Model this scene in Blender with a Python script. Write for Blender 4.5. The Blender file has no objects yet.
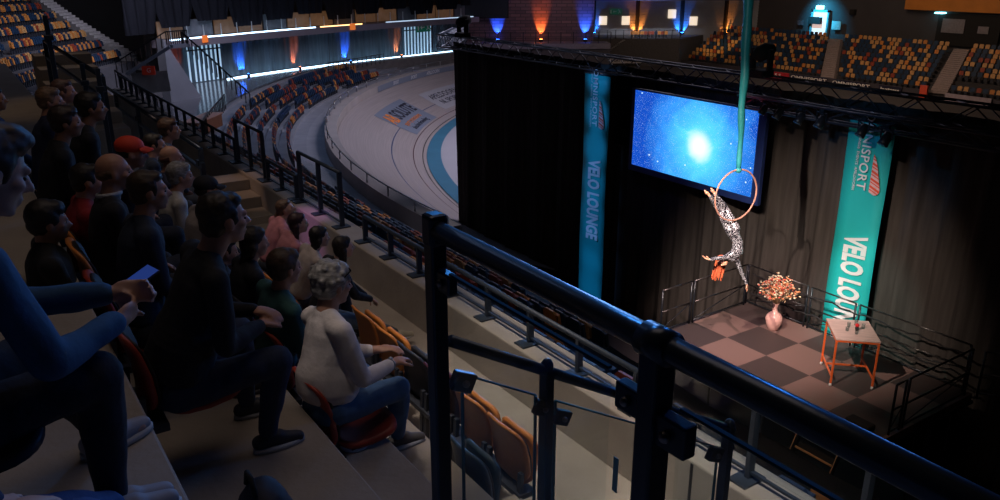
import bpy, bmesh, math, random
from mathutils import Vector, Matrix, noise
import numpy as np
S = bpy.context.scene
C = S.collection
PI = math.pi
random.seed(7)
V = Vector

# ------------------------------------------------------------------ camera, world, lights, exposure
cam_d = bpy.data.cameras.new('camera')
cam = bpy.data.objects.new('camera', cam_d)
C.objects.link(cam)
cam_d.sensor_width = 36
cam_d.lens = 29.45
cam_d.clip_start = 0.05
cam_d.clip_end = 400
cam.location = (0, 0, 10)
cam.rotation_euler = (math.radians(90 - 19.2), 0, math.radians(-33.8))
S.camera = cam
S.view_settings.view_transform = 'Standard'
S.view_settings.look = 'None'
S.view_settings.gamma = 1
S.view_settings.use_curve_mapping = False
S.view_settings.exposure = 0.0

w = bpy.data.worlds.new('hall_dark')
S.world = w
w.use_nodes = True
w.node_tree.nodes['Background'].inputs[0].default_value = (0.12, 0.16, 0.30, 1)
w.node_tree.nodes['Background'].inputs[1].default_value = 0.016

def look(o, target):
    d = V(target) - o.location
    o.rotation_euler = d.to_track_quat('-Z', 'Y').to_euler()

def spot(loc, target, energy, color, angle=40, blend=0.5, radius=0.08):
    l = bpy.data.lights.new('spot_light', 'SPOT')
    l.energy = energy; l.color = color; l.spot_size = math.radians(angle)
    l.spot_blend = blend; l.shadow_soft_size = radius
    o = bpy.data.objects.new('spot_light', l); C.objects.link(o)
    o.location = loc; look(o, target)
    return o

def area(loc, target, energy, color, sx=2, sy=2, spread=180):
    l = bpy.data.lights.new('area_light', 'AREA')
    l.energy = energy; l.color = color; l.shape = 'RECTANGLE'; l.size = sx; l.size_y = sy
    l.spread = math.radians(spread)
    o = bpy.data.objects.new('area_light', l); C.objects.link(o)
    o.location = loc; look(o, target)
    return o

# show lights on the performer, the vase and the table
spot((3.6, 7.3, 11.9), (13.0, 10.0, 4.3), 6200, (1.0, 0.80, 0.66), 33, 0.8, 0.05)
spot((4.6, 6.0, 11.2), (12.4, 10.2, 4.6), 2400, (1.0, 0.85, 0.75), 22, 0.7, 0.05)
spot((6.3, 4.6, 12.8), (12.9, 10.2, 3.2), 5200, (1.0, 0.66, 0.62), 24, 0.8, 0.05)
spot((9.0, 7.4, 10.0), (15.2, 9.1, 3.2), 1500, (0.62, 1.0, 0.92), 17, 0.7, 0.1)
spot((9.0, 12.0, 9.0), (15.2, 9.6, 6.3), 260, (0.10, 0.45, 1.0), 26, 0.7, 0.1)
for zt in (7.0, 6.0, 5.0, 4.0, 3.0, 2.0, 1.1, 0.3): spot((7.5, 19.0, 8.6), (15.2, 17.8, zt), 1150, (0.16, 0.42, 1.0), 8.5, 0.9, 0.1)
spot((6.0, 12.0, 11.0), (13.3, 11.0, 2.5), 260, (0.75, 0.45, 1.0), 24, 0.8, 0.1)
spot((11.0, 13.0, 8.5), (14.9, 13.6, 6.0), 50, (0.05, 0.15, 1.0), 60, 0.8, 0.1)
# warm house light on the parapet and the aisle, blue wash from the rig over the audience
spot((1.4, 0.9, 15), (3.95, 2.7, 6.3), 1500, (1.0, 0.90, 0.80), 17, 0.5, 0.3)
spot((1.6, 4.6, 15.5), (4.2, 5.0, 6.2), 2000, (1.0, 0.84, 0.72), 28, 0.8, 0.5)
area((2.5, 4.5, 16), (2.4, 4.8, 6.5), 40, (1.0, 0.78, 0.66), 4, 6, 140)
spot((6.0, 7.0, 9.5), (12.1, 10.2, 9.3), 150, (0.8, 1.0, 1.0), 34, 0.8, 0.1)
spot((1.0, 9.5, 15.5), (3.9, 9.3, 6.4), 420, (1.0, 0.80, 0.66), 44, 0.9, 0.5)
area((12.5, 3.0, 10.5), (1.2, 3.6, 8.3), 26, (0.08, 0.30, 1.0), 1.5, 1.5, 100)
area((12.5, 14.0, 9.6), (1.6, 6.0, 8.0), 62, (0.16, 0.40, 1.0), 1.5, 1.5, 100)
area((8, 12, 15.2), (1.0, 1.3, 9.3), 5.5, (0.06, 0.34, 1.0), 0.7, 0.7, 24)
area((12, 5.8, 15.4), (1.0, 0.4, 9.3), 5, (0.04, 0.27, 1.0), 0.7, 0.7, 24)
spot((1.2, 18.5, 14), (1.6, 17.5, 7.6), 110, (1.0, 0.72, 0.55), 34, 0.8, 0.3)
spot((1.2, 11.8, 10.6), (3.95, 10.8, 6.4), 330, (0.90, 0.36, 1.0), 13, 0.8, 0.1)
spot((0.5, 3.2, 14), (1.7, 4.35, 7.8), 260, (1.0, 0.88, 0.80), 7, 0.6, 0.1)  # added narrow lamp, only to brighten the man in the white shirt
spot((12.0, 21.5, 13), (9.5, 20.5, 2.5), 900, (0.88, 0.82, 0.92), 44, 0.8, 0.5)
spot((1.0, 14.5, 11.0), (3.95, 13.4, 6.4), 190, (1.0, 0.62, 0.45), 16, 0.8, 0.1)
# cold light over the bend of the track and the left stands
area((34, 34, 19), (30, 34, 1), 2700, (0.85, 0.78, 0.95), 12, 12, 130)
area((14, 40, 15), (10, 40, 3), 260, (0.40, 0.58, 1.0), 8, 8)
area((9, 42, 15), (7, 57, 6), 420, (0.90, 0.86, 1.0), 5, 5, 90)
spot((44, 48, 14), (42.5, 60.0, 4.5), 900, (0.95, 0.62, 0.85), 50, 0.9, 0.3)
# warm light over the far right stand
area((52, 40, 17), (70, 45, 1), 1700, (1.0, 0.68, 0.45), 4, 20)
spot((60, 58, 13), (68.5, 60.5, 1.5), 3300, (1.0, 0.68, 0.36), 22, 0.7, 0.2)

# ------------------------------------------------------------------ materials
MATS = {}
def M(name, col, rough=0.6, metal=0.0, var=0.15, scale=6.0, emit=None, es=0.0, bump=0.0, bscale=60, spec=0.5, stretch=None):
    if name in MATS: return MATS[name]
    m = bpy.data.materials.new(name); m.use_nodes = True
    nt = m.node_tree; N = nt.nodes; L = nt.links
    b = N['Principled BSDF']
    b.inputs['Roughness'].default_value = rough
    b.inputs['Metallic'].default_value = metal
    b.inputs['Specular IOR Level'].default_value = spec
    tc = N.new('ShaderNodeTexCoord')
    src = tc.outputs['Object']
    if stretch:
        mp = N.new('ShaderNodeMapping'); mp.inputs['Scale'].default_value = stretch
        L.new(src, mp.inputs[0]); src = mp.outputs[0]
    nz = N.new('ShaderNodeTexNoise'); nz.inputs['Scale'].default_value = scale; nz.inputs['Detail'].default_value = 5
    L.new(src, nz.inputs['Vector'])
    cr = N.new('ShaderNodeValToRGB')
    cr.color_ramp.elements[0].position = 0.3; cr.color_ramp.elements[1].position = 0.72
    cr.color_ramp.elements[0].color = tuple(max(0, c * (1 - var)) for c in col) + (1,)
    cr.color_ramp.elements[1].color = tuple(min(1, c * (1 + var)) for c in col) + (1,)
    L.new(nz.outputs['Fac'], cr.inputs[0])
    L.new(cr.outputs[0], b.inputs['Base Color'])
    if emit:
        b.inputs['Emission Color'].default_value = tuple(emit) + (1,)
        b.inputs['Emission Strength'].default_value = es
    if bump:
        n2 = N.new('ShaderNodeTexNoise'); n2.inputs['Scale'].default_value = bscale; n2.inputs['Detail'].default_value = 6
        L.new(src, n2.inputs['Vector'])
        bp = N.new('ShaderNodeBump'); bp.inputs['Strength'].default_value = bump; bp.inputs['Distance'].default_value = 0.01
        L.new(n2.outputs['Fac'], bp.inputs['Height']); L.new(bp.outputs[0], b.inputs['Normal'])
    MATS[name] = m
    return m

def NL(m): return m.node_tree.nodes, m.node_tree.links, m.node_tree.nodes['Principled BSDF']

concrete = M('concrete', (0.36, 0.32, 0.28), 0.85, var=0.14, scale=1.8, bump=0.35, bscale=25)
concrete_dark = M('concrete_dark', (0.20, 0.185, 0.18), 0.9, var=0.16, scale=2.5, bump=0.3)
concrete_cool = M('concrete_cool', (0.28, 0.29, 0.33), 0.7, var=0.12, scale=1.2)
gloss_floor = M('gloss_floor', (0.17, 0.17, 0.20), 0.13, var=0.08, scale=0.8)
floor_m = M('arena_floor', (0.42, 0.42, 0.47), 0.5, var=0.05, scale=0.3)
blue_band = M('blue_band', (0.05, 0.19, 0.30), 0.5, var=0.08, scale=1)
black_paint = M('black_metal', (0.018, 0.022, 0.030), 0.32, 0.3, var=0.2, bump=0.05)
rail_paint = M('rail_paint', (0.035, 0.05, 0.075), 0.28, 0.4, var=0.15, bump=0.05)
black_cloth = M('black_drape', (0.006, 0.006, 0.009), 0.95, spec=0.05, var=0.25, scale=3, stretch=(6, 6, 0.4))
black_void = M('black_rubber', (0.012, 0.012, 0.014), 0.9)
steel = M('steel', (0.5, 0.5, 0.53), 0.3, 0.9, var=0.08)
white_paint = M('white_paint', (0.62, 0.60, 0.64), 0.55, var=0.05, scale=1)
beam_m = M('ring_beam', (0.24, 0.22, 0.27), 0.6, var=0.05, scale=0.5)
teal_banner = M('teal_banner', (0.015, 0.50, 0.50), 0.55, var=0.06, scale=1.2)
teal_silk = M('teal_silk', (0.03, 0.33, 0.36), 0.42, var=0.25, scale=5, stretch=(20, 20, 0.6))
letter_white = M('letter_white', (0.85, 0.84, 0.86), 0.5, var=0.03)
letter_red = M('letter_red', (0.80, 0.10, 0.05), 0.5, var=0.05)
letter_dark = M('letter_dark', (0.03, 0.03, 0.05), 0.5)
letter_orange = M('letter_orange', (0.85, 0.25, 0.04), 0.5)
led_white = M('led_white', (0.9, 0.95, 1.0), 0.5, emit=(0.50, 0.76, 1.0), es=5)
led_soft = M('led_soft', (0.9, 0.95, 1.0), 0.5, emit=(0.55, 0.75, 1.0), es=0.9)
led_orange = M('led_orange', (1.0, 0.8, 0.6), 0.5, emit=(1.0, 0.55, 0.22), es=3.2)
led_dim = M('post_pale', (0.45, 0.5, 0.55), 0.4, 0.3)
slat_m = M('slat_lit', (0.6, 0.7, 0.8), 0.4, emit=(0.45, 0.72, 1.0), es=0.55)
seat_orange = M('seat_orange', (0.62, 0.24, 0.06), 0.45, var=0.15)
seat_tan = M('seat_tan', (0.60, 0.33, 0.13), 0.45, var=0.15)
seat_rust = M('seat_rust', (0.30, 0.055, 0.03), 0.5, var=0.15)
seat_blue = M('seat_blue', (0.014, 0.040, 0.095), 0.5, var=0.15)
seat_dark = M('seat_dark', (0.03, 0.035, 0.05), 0.5)
seat_edge = M('seat_edge', (0.02, 0.02, 0.022), 0.6)
brick = M('brick', (0.20, 0.12, 0.14), 0.85, var=0.2, scale=3)
dark_wall = M('dark_wall', (0.055, 0.052, 0.06), 0.85, var=0.1, scale=0.6)
clad = M('wall_cladding', (0.26, 0.27, 0.31), 0.5, var=0.1, scale=1)
curtain_m = M('hall_curtain', (0.10, 0.15, 0.19), 0.7, var=0.3, scale=2, stretch=(3, 3, 0.2))
top_curtain = M('upper_curtain', (0.011, 0.012, 0.018), 0.9, spec=0.1, var=0.3, scale=2, stretch=(3, 3, 0.15))
orange_board = M('orange_board', (0.55, 0.20, 0.03), 0.7, var=0.1, scale=1)
blue_beam = M('blue_beam', (0.03, 0.04, 0.12), 0.5, var=0.1)
table_metal = M('orange_steel', (0.78, 0.14, 0.03), 0.35, 0.2, var=0.08)
table_wood = M('table_wood', (0.62, 0.46, 0.42), 0.5, var=0.16, scale=3, stretch=(1, 9, 1))
vase_m = M('pink_ceramic', (0.72, 0.42, 0.37), 0.22, var=0.06)
hoop_m = M('hoop_tape', (0.58, 0.30, 0.22), 0.5, var=0.15, scale=12)

def brickify(m):
    N, L, b = NL(m)
    tc = N.new('ShaderNodeTexCoord'); br = N.new('ShaderNodeTexBrick')
    br.inputs['Scale'].default_value = 1.0
    br.inputs['Brick Width'].default_value = 0.9; br.inputs['Row Height'].default_value = 0.28
    br.inputs['Mortar Size'].default_value = 0.03
    br.inputs['Color1'].default_value = (0.22, 0.13, 0.15, 1); br.inputs['Color2'].default_value = (0.13, 0.085, 0.105, 1)
    br.inputs['Mortar'].default_value = (0.07, 0.06, 0.07, 1)
    sp = N.new('ShaderNodeSeparateXYZ'); cb = N.new('ShaderNodeCombineXYZ')
    L.new(tc.outputs['Object'], sp.inputs[0]); L.new(sp.outputs['X'], cb.inputs['X']); L.new(sp.outputs['Z'], cb.inputs['Y'])
    L.new(cb.outputs[0], br.inputs['Vector']); L.new(br.outputs['Color'], b.inputs['Base Color'])
brickify(brick)

def make_track_mat():
    m = M('track_wood', (0.4, 0.38, 0.4), 0.42)
    N, L, b = NL(m)
    uv = N.new('ShaderNodeUVMap'); uv.uv_map = 'uv'
    mp = N.new('ShaderNodeMapping'); mp.inputs['Scale'].default_value = (0.12, 40, 1); L.new(uv.outputs[0], mp.inputs[0])
    nz = N.new('ShaderNodeTexNoise'); nz.inputs['Scale'].default_value = 2.2; nz.inputs['Detail'].default_value = 6
    L.new(mp.outputs[0], nz.inputs['Vector'])
    cr = N.new('ShaderNodeValToRGB'); e = cr.color_ramp.elements
    e[0].position = 0.35; e[0].color = (0.33, 0.29, 0.29, 1); e[1].position = 0.66; e[1].color = (0.42, 0.37, 0.365, 1)
    L.new(nz.outputs['Fac'], cr.inputs[0])
    sp = N.new('ShaderNodeSeparateXYZ'); L.new(uv.outputs[0], sp.inputs[0])
    col = cr.outputs[0]
    for v0, wd, c in ((0.06, 0.012, (0.02, 0.02, 0.02, 1)), (0.17, 0.011, (0.07, 0.02, 0.03, 1)), (0.42, 0.011, (0.03, 0.06, 0.16, 1))):
        s = N.new('ShaderNodeMath'); s.operation = 'SUBTRACT'; L.new(sp.outputs['Y'], s.inputs[0]); s.inputs[1].default_value = v0
        a = N.new('ShaderNodeMath'); a.operation = 'ABSOLUTE'; L.new(s.outputs[0], a.inputs[0])
        l = N.new('ShaderNodeMath'); l.operation = 'LESS_THAN'; L.new(a.outputs[0], l.inputs[0]); l.inputs[1].default_value = wd / 2
        mx = N.new('ShaderNodeMix'); mx.data_type = 'RGBA'; L.new(l.outputs[0], mx.inputs[0]); L.new(col, mx.inputs[6]); mx.inputs[7].default_value = c
        col = mx.outputs[2]
    L.new(col, b.inputs['Base Color'])
    return m
track_m = make_track_mat()

def make_checker():
    m = M('stage_tiles', (0.3, 0.2, 0.2), 0.6)
    N, L, b = NL(m)
    tc = N.new('ShaderNodeTexCoord'); mp = N.new('ShaderNodeMapping')
    mp.inputs['Location'].default_value = (0.19, 0.0, 0.3); L.new(tc.outputs['Object'], mp.inputs[0])
    ch = N.new('ShaderNodeTexChecker'); ch.inputs['Scale'].default_value = 1 / 1.03
    ch.inputs['Color1'].default_value = (0.20, 0.125, 0.11, 1); ch.inputs['Color2'].default_value = (0.06, 0.042, 0.04, 1)
    L.new(mp.outputs[0], ch.inputs['Vector']); L.new(ch.outputs['Color'], b.inputs['Base Color'])
    return m
checker_m = make_checker()

def make_galaxy():
    m = bpy.data.materials.new('galaxy_screen'); m.use_nodes = True
    N = m.node_tree.nodes; L = m.node_tree.links; N.clear()
    out = N.new('ShaderNodeOutputMaterial'); em = N.new('ShaderNodeEmission'); L.new(em.outputs[0], out.inputs[0])
    uv = N.new('ShaderNodeUVMap'); uv.uv_map = 'uv'
    dist = N.new('ShaderNodeVectorMath'); dist.operation = 'DISTANCE'
    nz = N.new('ShaderNodeTexNoise'); nz.inputs['Scale'].default_value = 2.6; nz.inputs['Detail'].default_value = 7; nz.inputs['Distortion'].default_value = 1.2
    L.new(uv.outputs[0], nz.inputs['Vector'])
    L.new(uv.outputs[0], dist.inputs[0]); dist.inputs[1].default_value = (1.16, 0.45, 0)
    ad = N.new('ShaderNodeMath'); ad.operation = 'MULTIPLY_ADD'; L.new(nz.outputs['Fac'], ad.inputs[0]); ad.inputs[1].default_value = -0.55; L.new(dist.outputs['Value'], ad.inputs[2])
    ad2 = N.new('ShaderNodeMath'); ad2.operation = 'ADD'; L.new(ad.outputs[0], ad2.inputs[0]); ad2.inputs[1].default_value = 0.27
    cr = N.new('ShaderNodeValToRGB'); e = cr.color_ramp.elements
    e[0].position = 0.0; e[0].color = (0.6, 0.95, 1.0, 1)
    e[1].position = 1.0; e[1].color = (0.005, 0.07, 0.50, 1)
    for p, c in ((0.20, (0.10, 0.68, 1.0, 1)), (0.42, (0.06, 0.46, 0.95, 1)), (0.66, (0.03, 0.25, 0.82, 1))):
        x = e.new(p); x.color = c
    L.new(ad2.outputs[0], cr.inputs[0])
    vo = N.new('ShaderNodeTexVoronoi'); vo.inputs['Scale'].default_value = 85; L.new(uv.outputs[0], vo.inputs['Vector'])
    sm = N.new('ShaderNodeMath'); sm.operation = 'LESS_THAN'; L.new(vo.outputs['Distance'], sm.inputs[0]); sm.inputs[1].default_value = 0.21
    sep = N.new('ShaderNodeSeparateColor'); L.new(vo.outputs['Color'], sep.inputs[0])
    mu = N.new('ShaderNodeMath'); mu.operation = 'MULTIPLY'; L.new(sm.outputs[0], mu.inputs[0]); L.new(sep.outputs[0], mu.inputs[1])
    vb = N.new('ShaderNodeTexVoronoi'); vb.inputs['Scale'].default_value = 6; L.new(uv.outputs[0], vb.inputs['Vector'])
    sb = N.new('ShaderNodeMath'); sb.operation = 'LESS_THAN'; L.new(vb.outputs['Distance'], sb.inputs[0]); sb.inputs[1].default_value = 0.07
    mm = N.new('ShaderNodeMath'); mm.operation = 'MAXIMUM'; L.new(mu.outputs[0], mm.inputs[0]); L.new(sb.outputs[0], mm.inputs[1])
    mx = N.new('ShaderNodeMix'); mx.data_type = 'RGBA'; L.new(mm.outputs[0], mx.inputs[0]); L.new(cr.outputs[0], mx.inputs[6]); mx.inputs[7].default_value = (0.65, 0.9, 1, 1)
    mx.clamp_factor = True
    cs_ = N.new('ShaderNodeMapRange'); cs_.interpolation_type = 'SMOOTHERSTEP'; L.new(dist.outputs['Value'], cs_.inputs[0])
    cs_.inputs[1].default_value = 0.03; cs_.inputs[2].default_value = 0.26; cs_.inputs[3].default_value = 1.0; cs_.inputs[4].default_value = 0.0
    m2 = N.new('ShaderNodeMix'); m2.data_type = 'RGBA'; L.new(cs_.outputs[0], m2.inputs[0]); L.new(mx.outputs[2], m2.inputs[6]); m2.inputs[7].default_value = (0.9, 1.0, 1.0, 1)
    mx = m2
    L.new(mx.outputs[2], em.inputs[0]); em.inputs[1].default_value = 1.2
    return m
galaxy_m = make_galaxy()

def make_glass(name, tint, mixf=0.9):
    m = bpy.data.materials.new(name); m.use_nodes = True
    N = m.node_tree.nodes; L = m.node_tree.links; N.clear()
    out = N.new('ShaderNodeOutputMaterial'); t = N.new('ShaderNodeBsdfTransparent'); g = N.new('ShaderNodeBsdfGlossy')
    g.inputs['Roughness'].default_value = 0.05; t.inputs[0].default_value = tint
    fr = N.new('ShaderNodeFresnel'); fr.inputs[0].default_value = 1.35
    nz = N.new('ShaderNodeTexNoise'); nz.inputs['Scale'].default_value = 2
    mu = N.new('ShaderNodeMath'); mu.operation = 'MULTIPLY'; L.new(fr.outputs[0], mu.inputs[0]); mu.inputs[1].default_value = 0.12
    mx = N.new('ShaderNodeMixShader'); L.new(mu.outputs[0], mx.inputs[0]); L.new(t.outputs[0], mx.inputs[1]); L.new(g.outputs[0], mx.inputs[2])
    L.new(mx.outputs[0], out.inputs[0])
    return m
glass_m = make_glass('clear_glass', (0.96, 0.985, 0.99, 1))
glass_edge = M('glass_edge', (0.03, 0.16, 0.20), 0.2, var=0.1)
clear_plastic = make_glass('clear_plastic', (0.8, 0.85, 0.85, 1))

def make_sequins():
    m = M('silver_sequins', (0.3, 0.3, 0.33), 0.25, 0.25)
    N, L, b = NL(m)
    tc = N.new('ShaderNodeTexCoord'); vo = N.new('ShaderNodeTexVoronoi'); vo.inputs['Scale'].default_value = 75
    L.new(tc.outputs['Object'], vo.inputs['Vector'])
    sep = N.new('ShaderNodeSeparateColor'); L.new(vo.outputs['Color'], sep.inputs[0])
    cr = N.new('ShaderNodeValToRGB'); e = cr.color_ramp.elements
    e[0].position = 0.35; e[0].color = (0.012, 0.012, 0.02, 1); e[1].position = 0.95; e[1].color = (0.75, 0.78, 0.85, 1)
    L.new(sep.outputs[0], cr.inputs[0]); L.new(cr.outputs[0], b.inputs['Base Color'])
    return m
sequin_m = make_sequins()

# ------------------------------------------------------------------ mesh helpers
class MB:
    def __init__(s): s.v = []; s.f = []; s.m = []; s.mi = 0; s.uv = None
    def add(s, vs, fs):
        o = len(s.v); s.v += [tuple(p) for p in vs]; s.f += [tuple(i + o for i in f) for f in fs]; s.m += [s.mi] * len(fs); return s
    def box(s, c, d, R=None):
        c = V(c); x, y, z = d[0] / 2, d[1] / 2, d[2] / 2
        p = [V((a, b, e)) for a in (-x, x) for b in (-y, y) for e in (-z, z)]
        if R is not None: p = [R @ q for q in p]
        return s.add([c + q for q in p], [(0, 1, 3, 2), (4, 6, 7, 5), (0, 4, 5, 1), (2, 3, 7, 6), (0, 2, 6, 4), (1, 5, 7, 3)])
    def b2(s, a, b):
        return s.box([(a[i] + b[i]) / 2 for i in range(3)], [abs(b[i] - a[i]) for i in range(3)])
    def bar(s, a, b, w, h=None, up=(0, 0, 1)):
        a, b = V(a), V(b); h = h or w; d = (b - a); L = d.length; d.normalize()
        u = V(up)
        if abs(u.dot(d)) > 0.99: u = V((0, 1, 0))
        r = d.cross(u).normalized(); u = r.cross(d)
        R = Matrix((r, d, u)).transposed()
        return s.box((a + b) / 2, (w, L, h), R)
    def tube(s, pts, r, n=10, closed=False, cap=True):
        pts = [V(p) for p in pts]; m = len(pts); rr = r if isinstance(r, (list, tuple)) else [r] * m
        vs = []; fs = []; up = None
        for i, p in enumerate(pts):
            if closed: d = pts[(i + 1) % m] - pts[i - 1]
            else: d = pts[min(i + 1, m - 1)] - pts[max(i - 1, 0)]
            d.normalize()
            if up is None:
                up = V((0, 0, 1)) if abs(d.z) < 0.9 else V((1, 0, 0))
            x = d.cross(up).normalized(); up = x.cross(d).normalized()
            for k in range(n):
                a = 2 * PI * k / n
                vs.append(p + (x * math.cos(a) + up * math.sin(a)) * rr[i])
        for i in range(m if closed else m - 1):
            j = (i + 1) % m
            for k in range(n):
                fs.append((i * n + k, i * n + (k + 1) % n, j * n + (k + 1) % n, j * n + k))
        if cap and not closed:
            fs.append(tuple(range(n))[::-1]); fs.append(tuple((m - 1) * n + k for k in range(n)))
        return s.add(vs, fs)
    def lathe(s, c, prof, n=20):
        vs = []; fs = []; c = V(c)
        for r, z in prof:
            for k in range(n):
                a = 2 * PI * k / n; vs.append(c + V((r * math.cos(a), r * math.sin(a), z)))
        for i in range(len(prof) - 1):
            for k in range(n):
                fs.append((i * n + k, i * n + (k + 1) % n, (i + 1) * n + (k + 1) % n, (i + 1) * n + k))
        fs.append(tuple(range(n))[::-1]); fs.append(tuple((len(prof) - 1) * n + k for k in range(n)))
        return s.add(vs, fs)
    def ell(s, c, r, R=None, n=12):
        c = V(c); vs = []; fs = []; r = (r, r, r) if not isinstance(r, (list, tuple)) else r
        m = max(6, n // 2 + 2)
        for i in range(m + 1):
            t = PI * i / m
            for k in range(n):
                a = 2 * PI * k / n
                p = V((r[0] * math.sin(t) * math.cos(a), r[1] * math.sin(t) * math.sin(a), r[2] * math.cos(t)))
                vs.append(c + (R @ p if R is not None else p))
        for i in range(m):
            for k in range(n):
                fs.append((i * n + k, (i + 1) * n + k, (i + 1) * n + (k + 1) % n, i * n + (k + 1) % n))
        return s.add(vs, fs)
    def cap(s, a, b, ra, rb, n=12):
        a, b = V(a), V(b); d = b - a
        if d.length < 1e-5: return s.ell(a, ra, n=n)
        d.normalize(); pts = []; rr = []
        for t in (1, 0.8, 0.5, 0.2): pts.append(a - d * ra * t); rr.append(ra * math.sqrt(max(0.0004, 1 - t * t)))
        pts += [a, b]; rr += [ra, rb]
        for t in (0.2, 0.5, 0.8, 1): pts.append(b + d * rb * t); rr.append(rb * math.sqrt(max(0.0004, 1 - t * t)))
        return s.tube(pts, rr, n)
    def sheet(s, fn, nu, nv, th=None):
        P = [[V(fn(i / nu, j / nv)) for j in range(nv + 1)] for i in range(nu + 1)]
        o = []; fs = []; W = nv + 1
        for i in range(nu + 1):
            for j in range(nv + 1): o.append(P[i][j])
        for i in range(nu):
            for j in range(nv): fs.append((i * W + j, (i + 1) * W + j, (i + 1) * W + j + 1, i * W + j + 1))
        if th is not None:
            K = len(o); th = V(th); o += [p + th for p in o]
            fs += [tuple(K + x for x in f)[::-1] for f in fs]
            rim = [(i, 0) for i in range(nu)] + [(nu, j) for j in range(nv)] + [(i, nv) for i in range(nu, 0, -1)] + [(0, j) for j in range(nv, 0, -1)]
            for q in range(len(rim)):
                a = rim[q][0] * W + rim[q][1]; b = rim[(q + 1) % len(rim)]; b = b[0] * W + b[1]
                fs.append((b, a, a + K, b + K))
        return s.add(o, fs)
    def mesh(s, name, mats, smooth=False):
        me = bpy.data.meshes.new(name); me.from_pydata(s.v, [], s.f)
        if not isinstance(mats, (list, tuple)): mats = [mats]
        for m in mats: me.materials.append(m)
        if len(mats) > 1: me.polygons.foreach_set('material_index', s.m)
        if s.uv:
            l = me.uv_layers.new(name='uv'); idx = np.zeros(len(me.loops), dtype=np.int32); me.loops.foreach_get('vertex_index', idx)
            l.data.foreach_set('uv', np.array(s.uv, dtype=np.float32)[idx].ravel())
        if smooth: me.polygons.foreach_set('use_smooth', [True] * len(me.polygons))
        me.update(); return me
    def obj(s, name, mats, parent=None, smooth=False, bevel=0, loc=None):
        o = bpy.data.objects.new(name, s.mesh(name, mats, smooth)); C.objects.link(o)
        if parent is not None: o.parent = parent
        if loc is not None: o.location = loc
        if bevel:
            b = o.modifiers.new('bevel', 'BEVEL'); b.width = bevel; b.segments = 2; b.limit_method = 'ANGLE'
        return o

def tag(o, label=None, cat=None, group=None, kind=None):
    if label: o['label'] = label
    if cat: o['category'] = cat
    if group: o['group'] = group
    if kind: o['kind'] = kind
    return o
def thing(name, label, cat, loc=(0, 0, 0), rz=0, group=None):
    o = bpy.data.objects.new(name, None); C.objects.link(o); o.location = loc; o.rotation_euler = (0, 0, rz)
    o.empty_display_size = 0.1
    return tag(o, label, cat, group)
def struct(o, label=None, cat=None): return tag(o, label, cat, None, 'structure')
def copy_tree(o, parent=None):
    c = o.copy(); C.objects.link(c)
    if parent is not None: c.parent = parent
    for ch in list(o.children): copy_tree(ch, c)
    return c

def text_mesh(body, size, ext=0.01, sx=1.0, shear=0.0, space=1.0, bold=0.0):
    cu = bpy.data.curves.new('text', 'FONT'); cu.body = body; cu.size = size; cu.extrude = ext / 2
    cu.shear = shear; cu.space_character = space; cu.align_x = 'CENTER'; cu.align_y = 'CENTER'; cu.offset = bold
    cu.resolution_u = 3
    o = bpy.data.objects.new('text', cu); C.objects.link(o)
    bpy.context.view_layer.update()
    dg = bpy.context.evaluated_depsgraph_get()
    me = bpy.data.meshes.new_from_object(o.evaluated_get(dg))
    bpy.data.objects.remove(o)
    me.transform(Matrix.Diagonal((sx, 1, 1, 1)))
    return me
def put_text(name, body, size, mat, parent, loc, xdir, ydir, **k):
    me = text_mesh(body, size, **k)
    x = V(xdir).normalized(); y = V(ydir).normalized(); z = x.cross(y)
    R = Matrix((x, y, z)).transposed().to_4x4(); R.translation = V(loc)
    me.transform(R); me.materials.clear(); me.materials.append(mat)
    o = bpy.data.objects.new(name, me); C.objects.link(o)
    if parent is not None: o.parent = parent
    return o

CX, CY = 52.6, 22.0           # centre of the bend of the track
def pol(r, t, z):             # t in degrees, 0 = towards the near stand, growing to the far end
    a = math.radians(t); return V((CX - r * math.cos(a), CY + r * math.sin(a), z))
def bend(r, s, z):            # s in metres along the track, straight for s<0
    if s < 0: return V((CX - r, CY + s, z))
    return pol(r, math.degrees(s / r), z)
def bt(r, t, z):              # t degrees; below zero the straight, 0.7 m per degree
    if t < 0: return V((CX - r, CY + 0.7 * t, z))
    return pol(r, t, z)

# ================================================================== THE HALL: STRUCTURE
def trk(s, t, lift=0.0):
    p = bt(35.6 + 4.6 * s, t, 2.0 * s ** 1.2)
    p.z += lift
    return p
struct(MB().b2((-12, -30, -0.3), (95, 90, 0)).obj('floor', dark_wall))
struct(MB().b2((-12, -30, 24), (95, 90, 24.3)).obj('ceiling', dark_wall))
struct(MB().b2((-12.3, -30, 0), (-12, 90, 24)).obj('wall_left', dark_wall))
struct(MB().b2((-12, 90, 0), (95, 90.3, 24)).obj('wall_back', dark_wall))
struct(MB().b2((-12, -30.3, 0), (95, -30, 24)).obj('wall_front', dark_wall))

m = MB()   # pale infield inside the bend
T = [t for t in range(-6, 77, 3)]
vs = [bt(34.9, t, 0.03) for t in T] + [V((44, CY + 20, 0.03)), V((40, CY - 4, 0.03))]
m.add(vs, [tuple(range(len(vs)))[::-1]])
struct(m.obj('infield_floor', floor_m))
m = MB(); m.sheet(lambda u, v: bt(34.87 + v * 0.78, -6 + u * 82, 0.05), 60, 1)
struct(m.obj('blue_inner_band', blue_band))
# banked wooden track
m = MB(); nu, nv = 110, 14
m.sheet(lambda u, v: trk(v, -3 + u * 79), nu, nv)
m.uv = [(((i / nu) * 79 * 0.66), j / nv) for i in range(nu + 1) for j in range(nv + 1)]
track = struct(m.obj('cycling_track', track_m, smooth=True))
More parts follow.
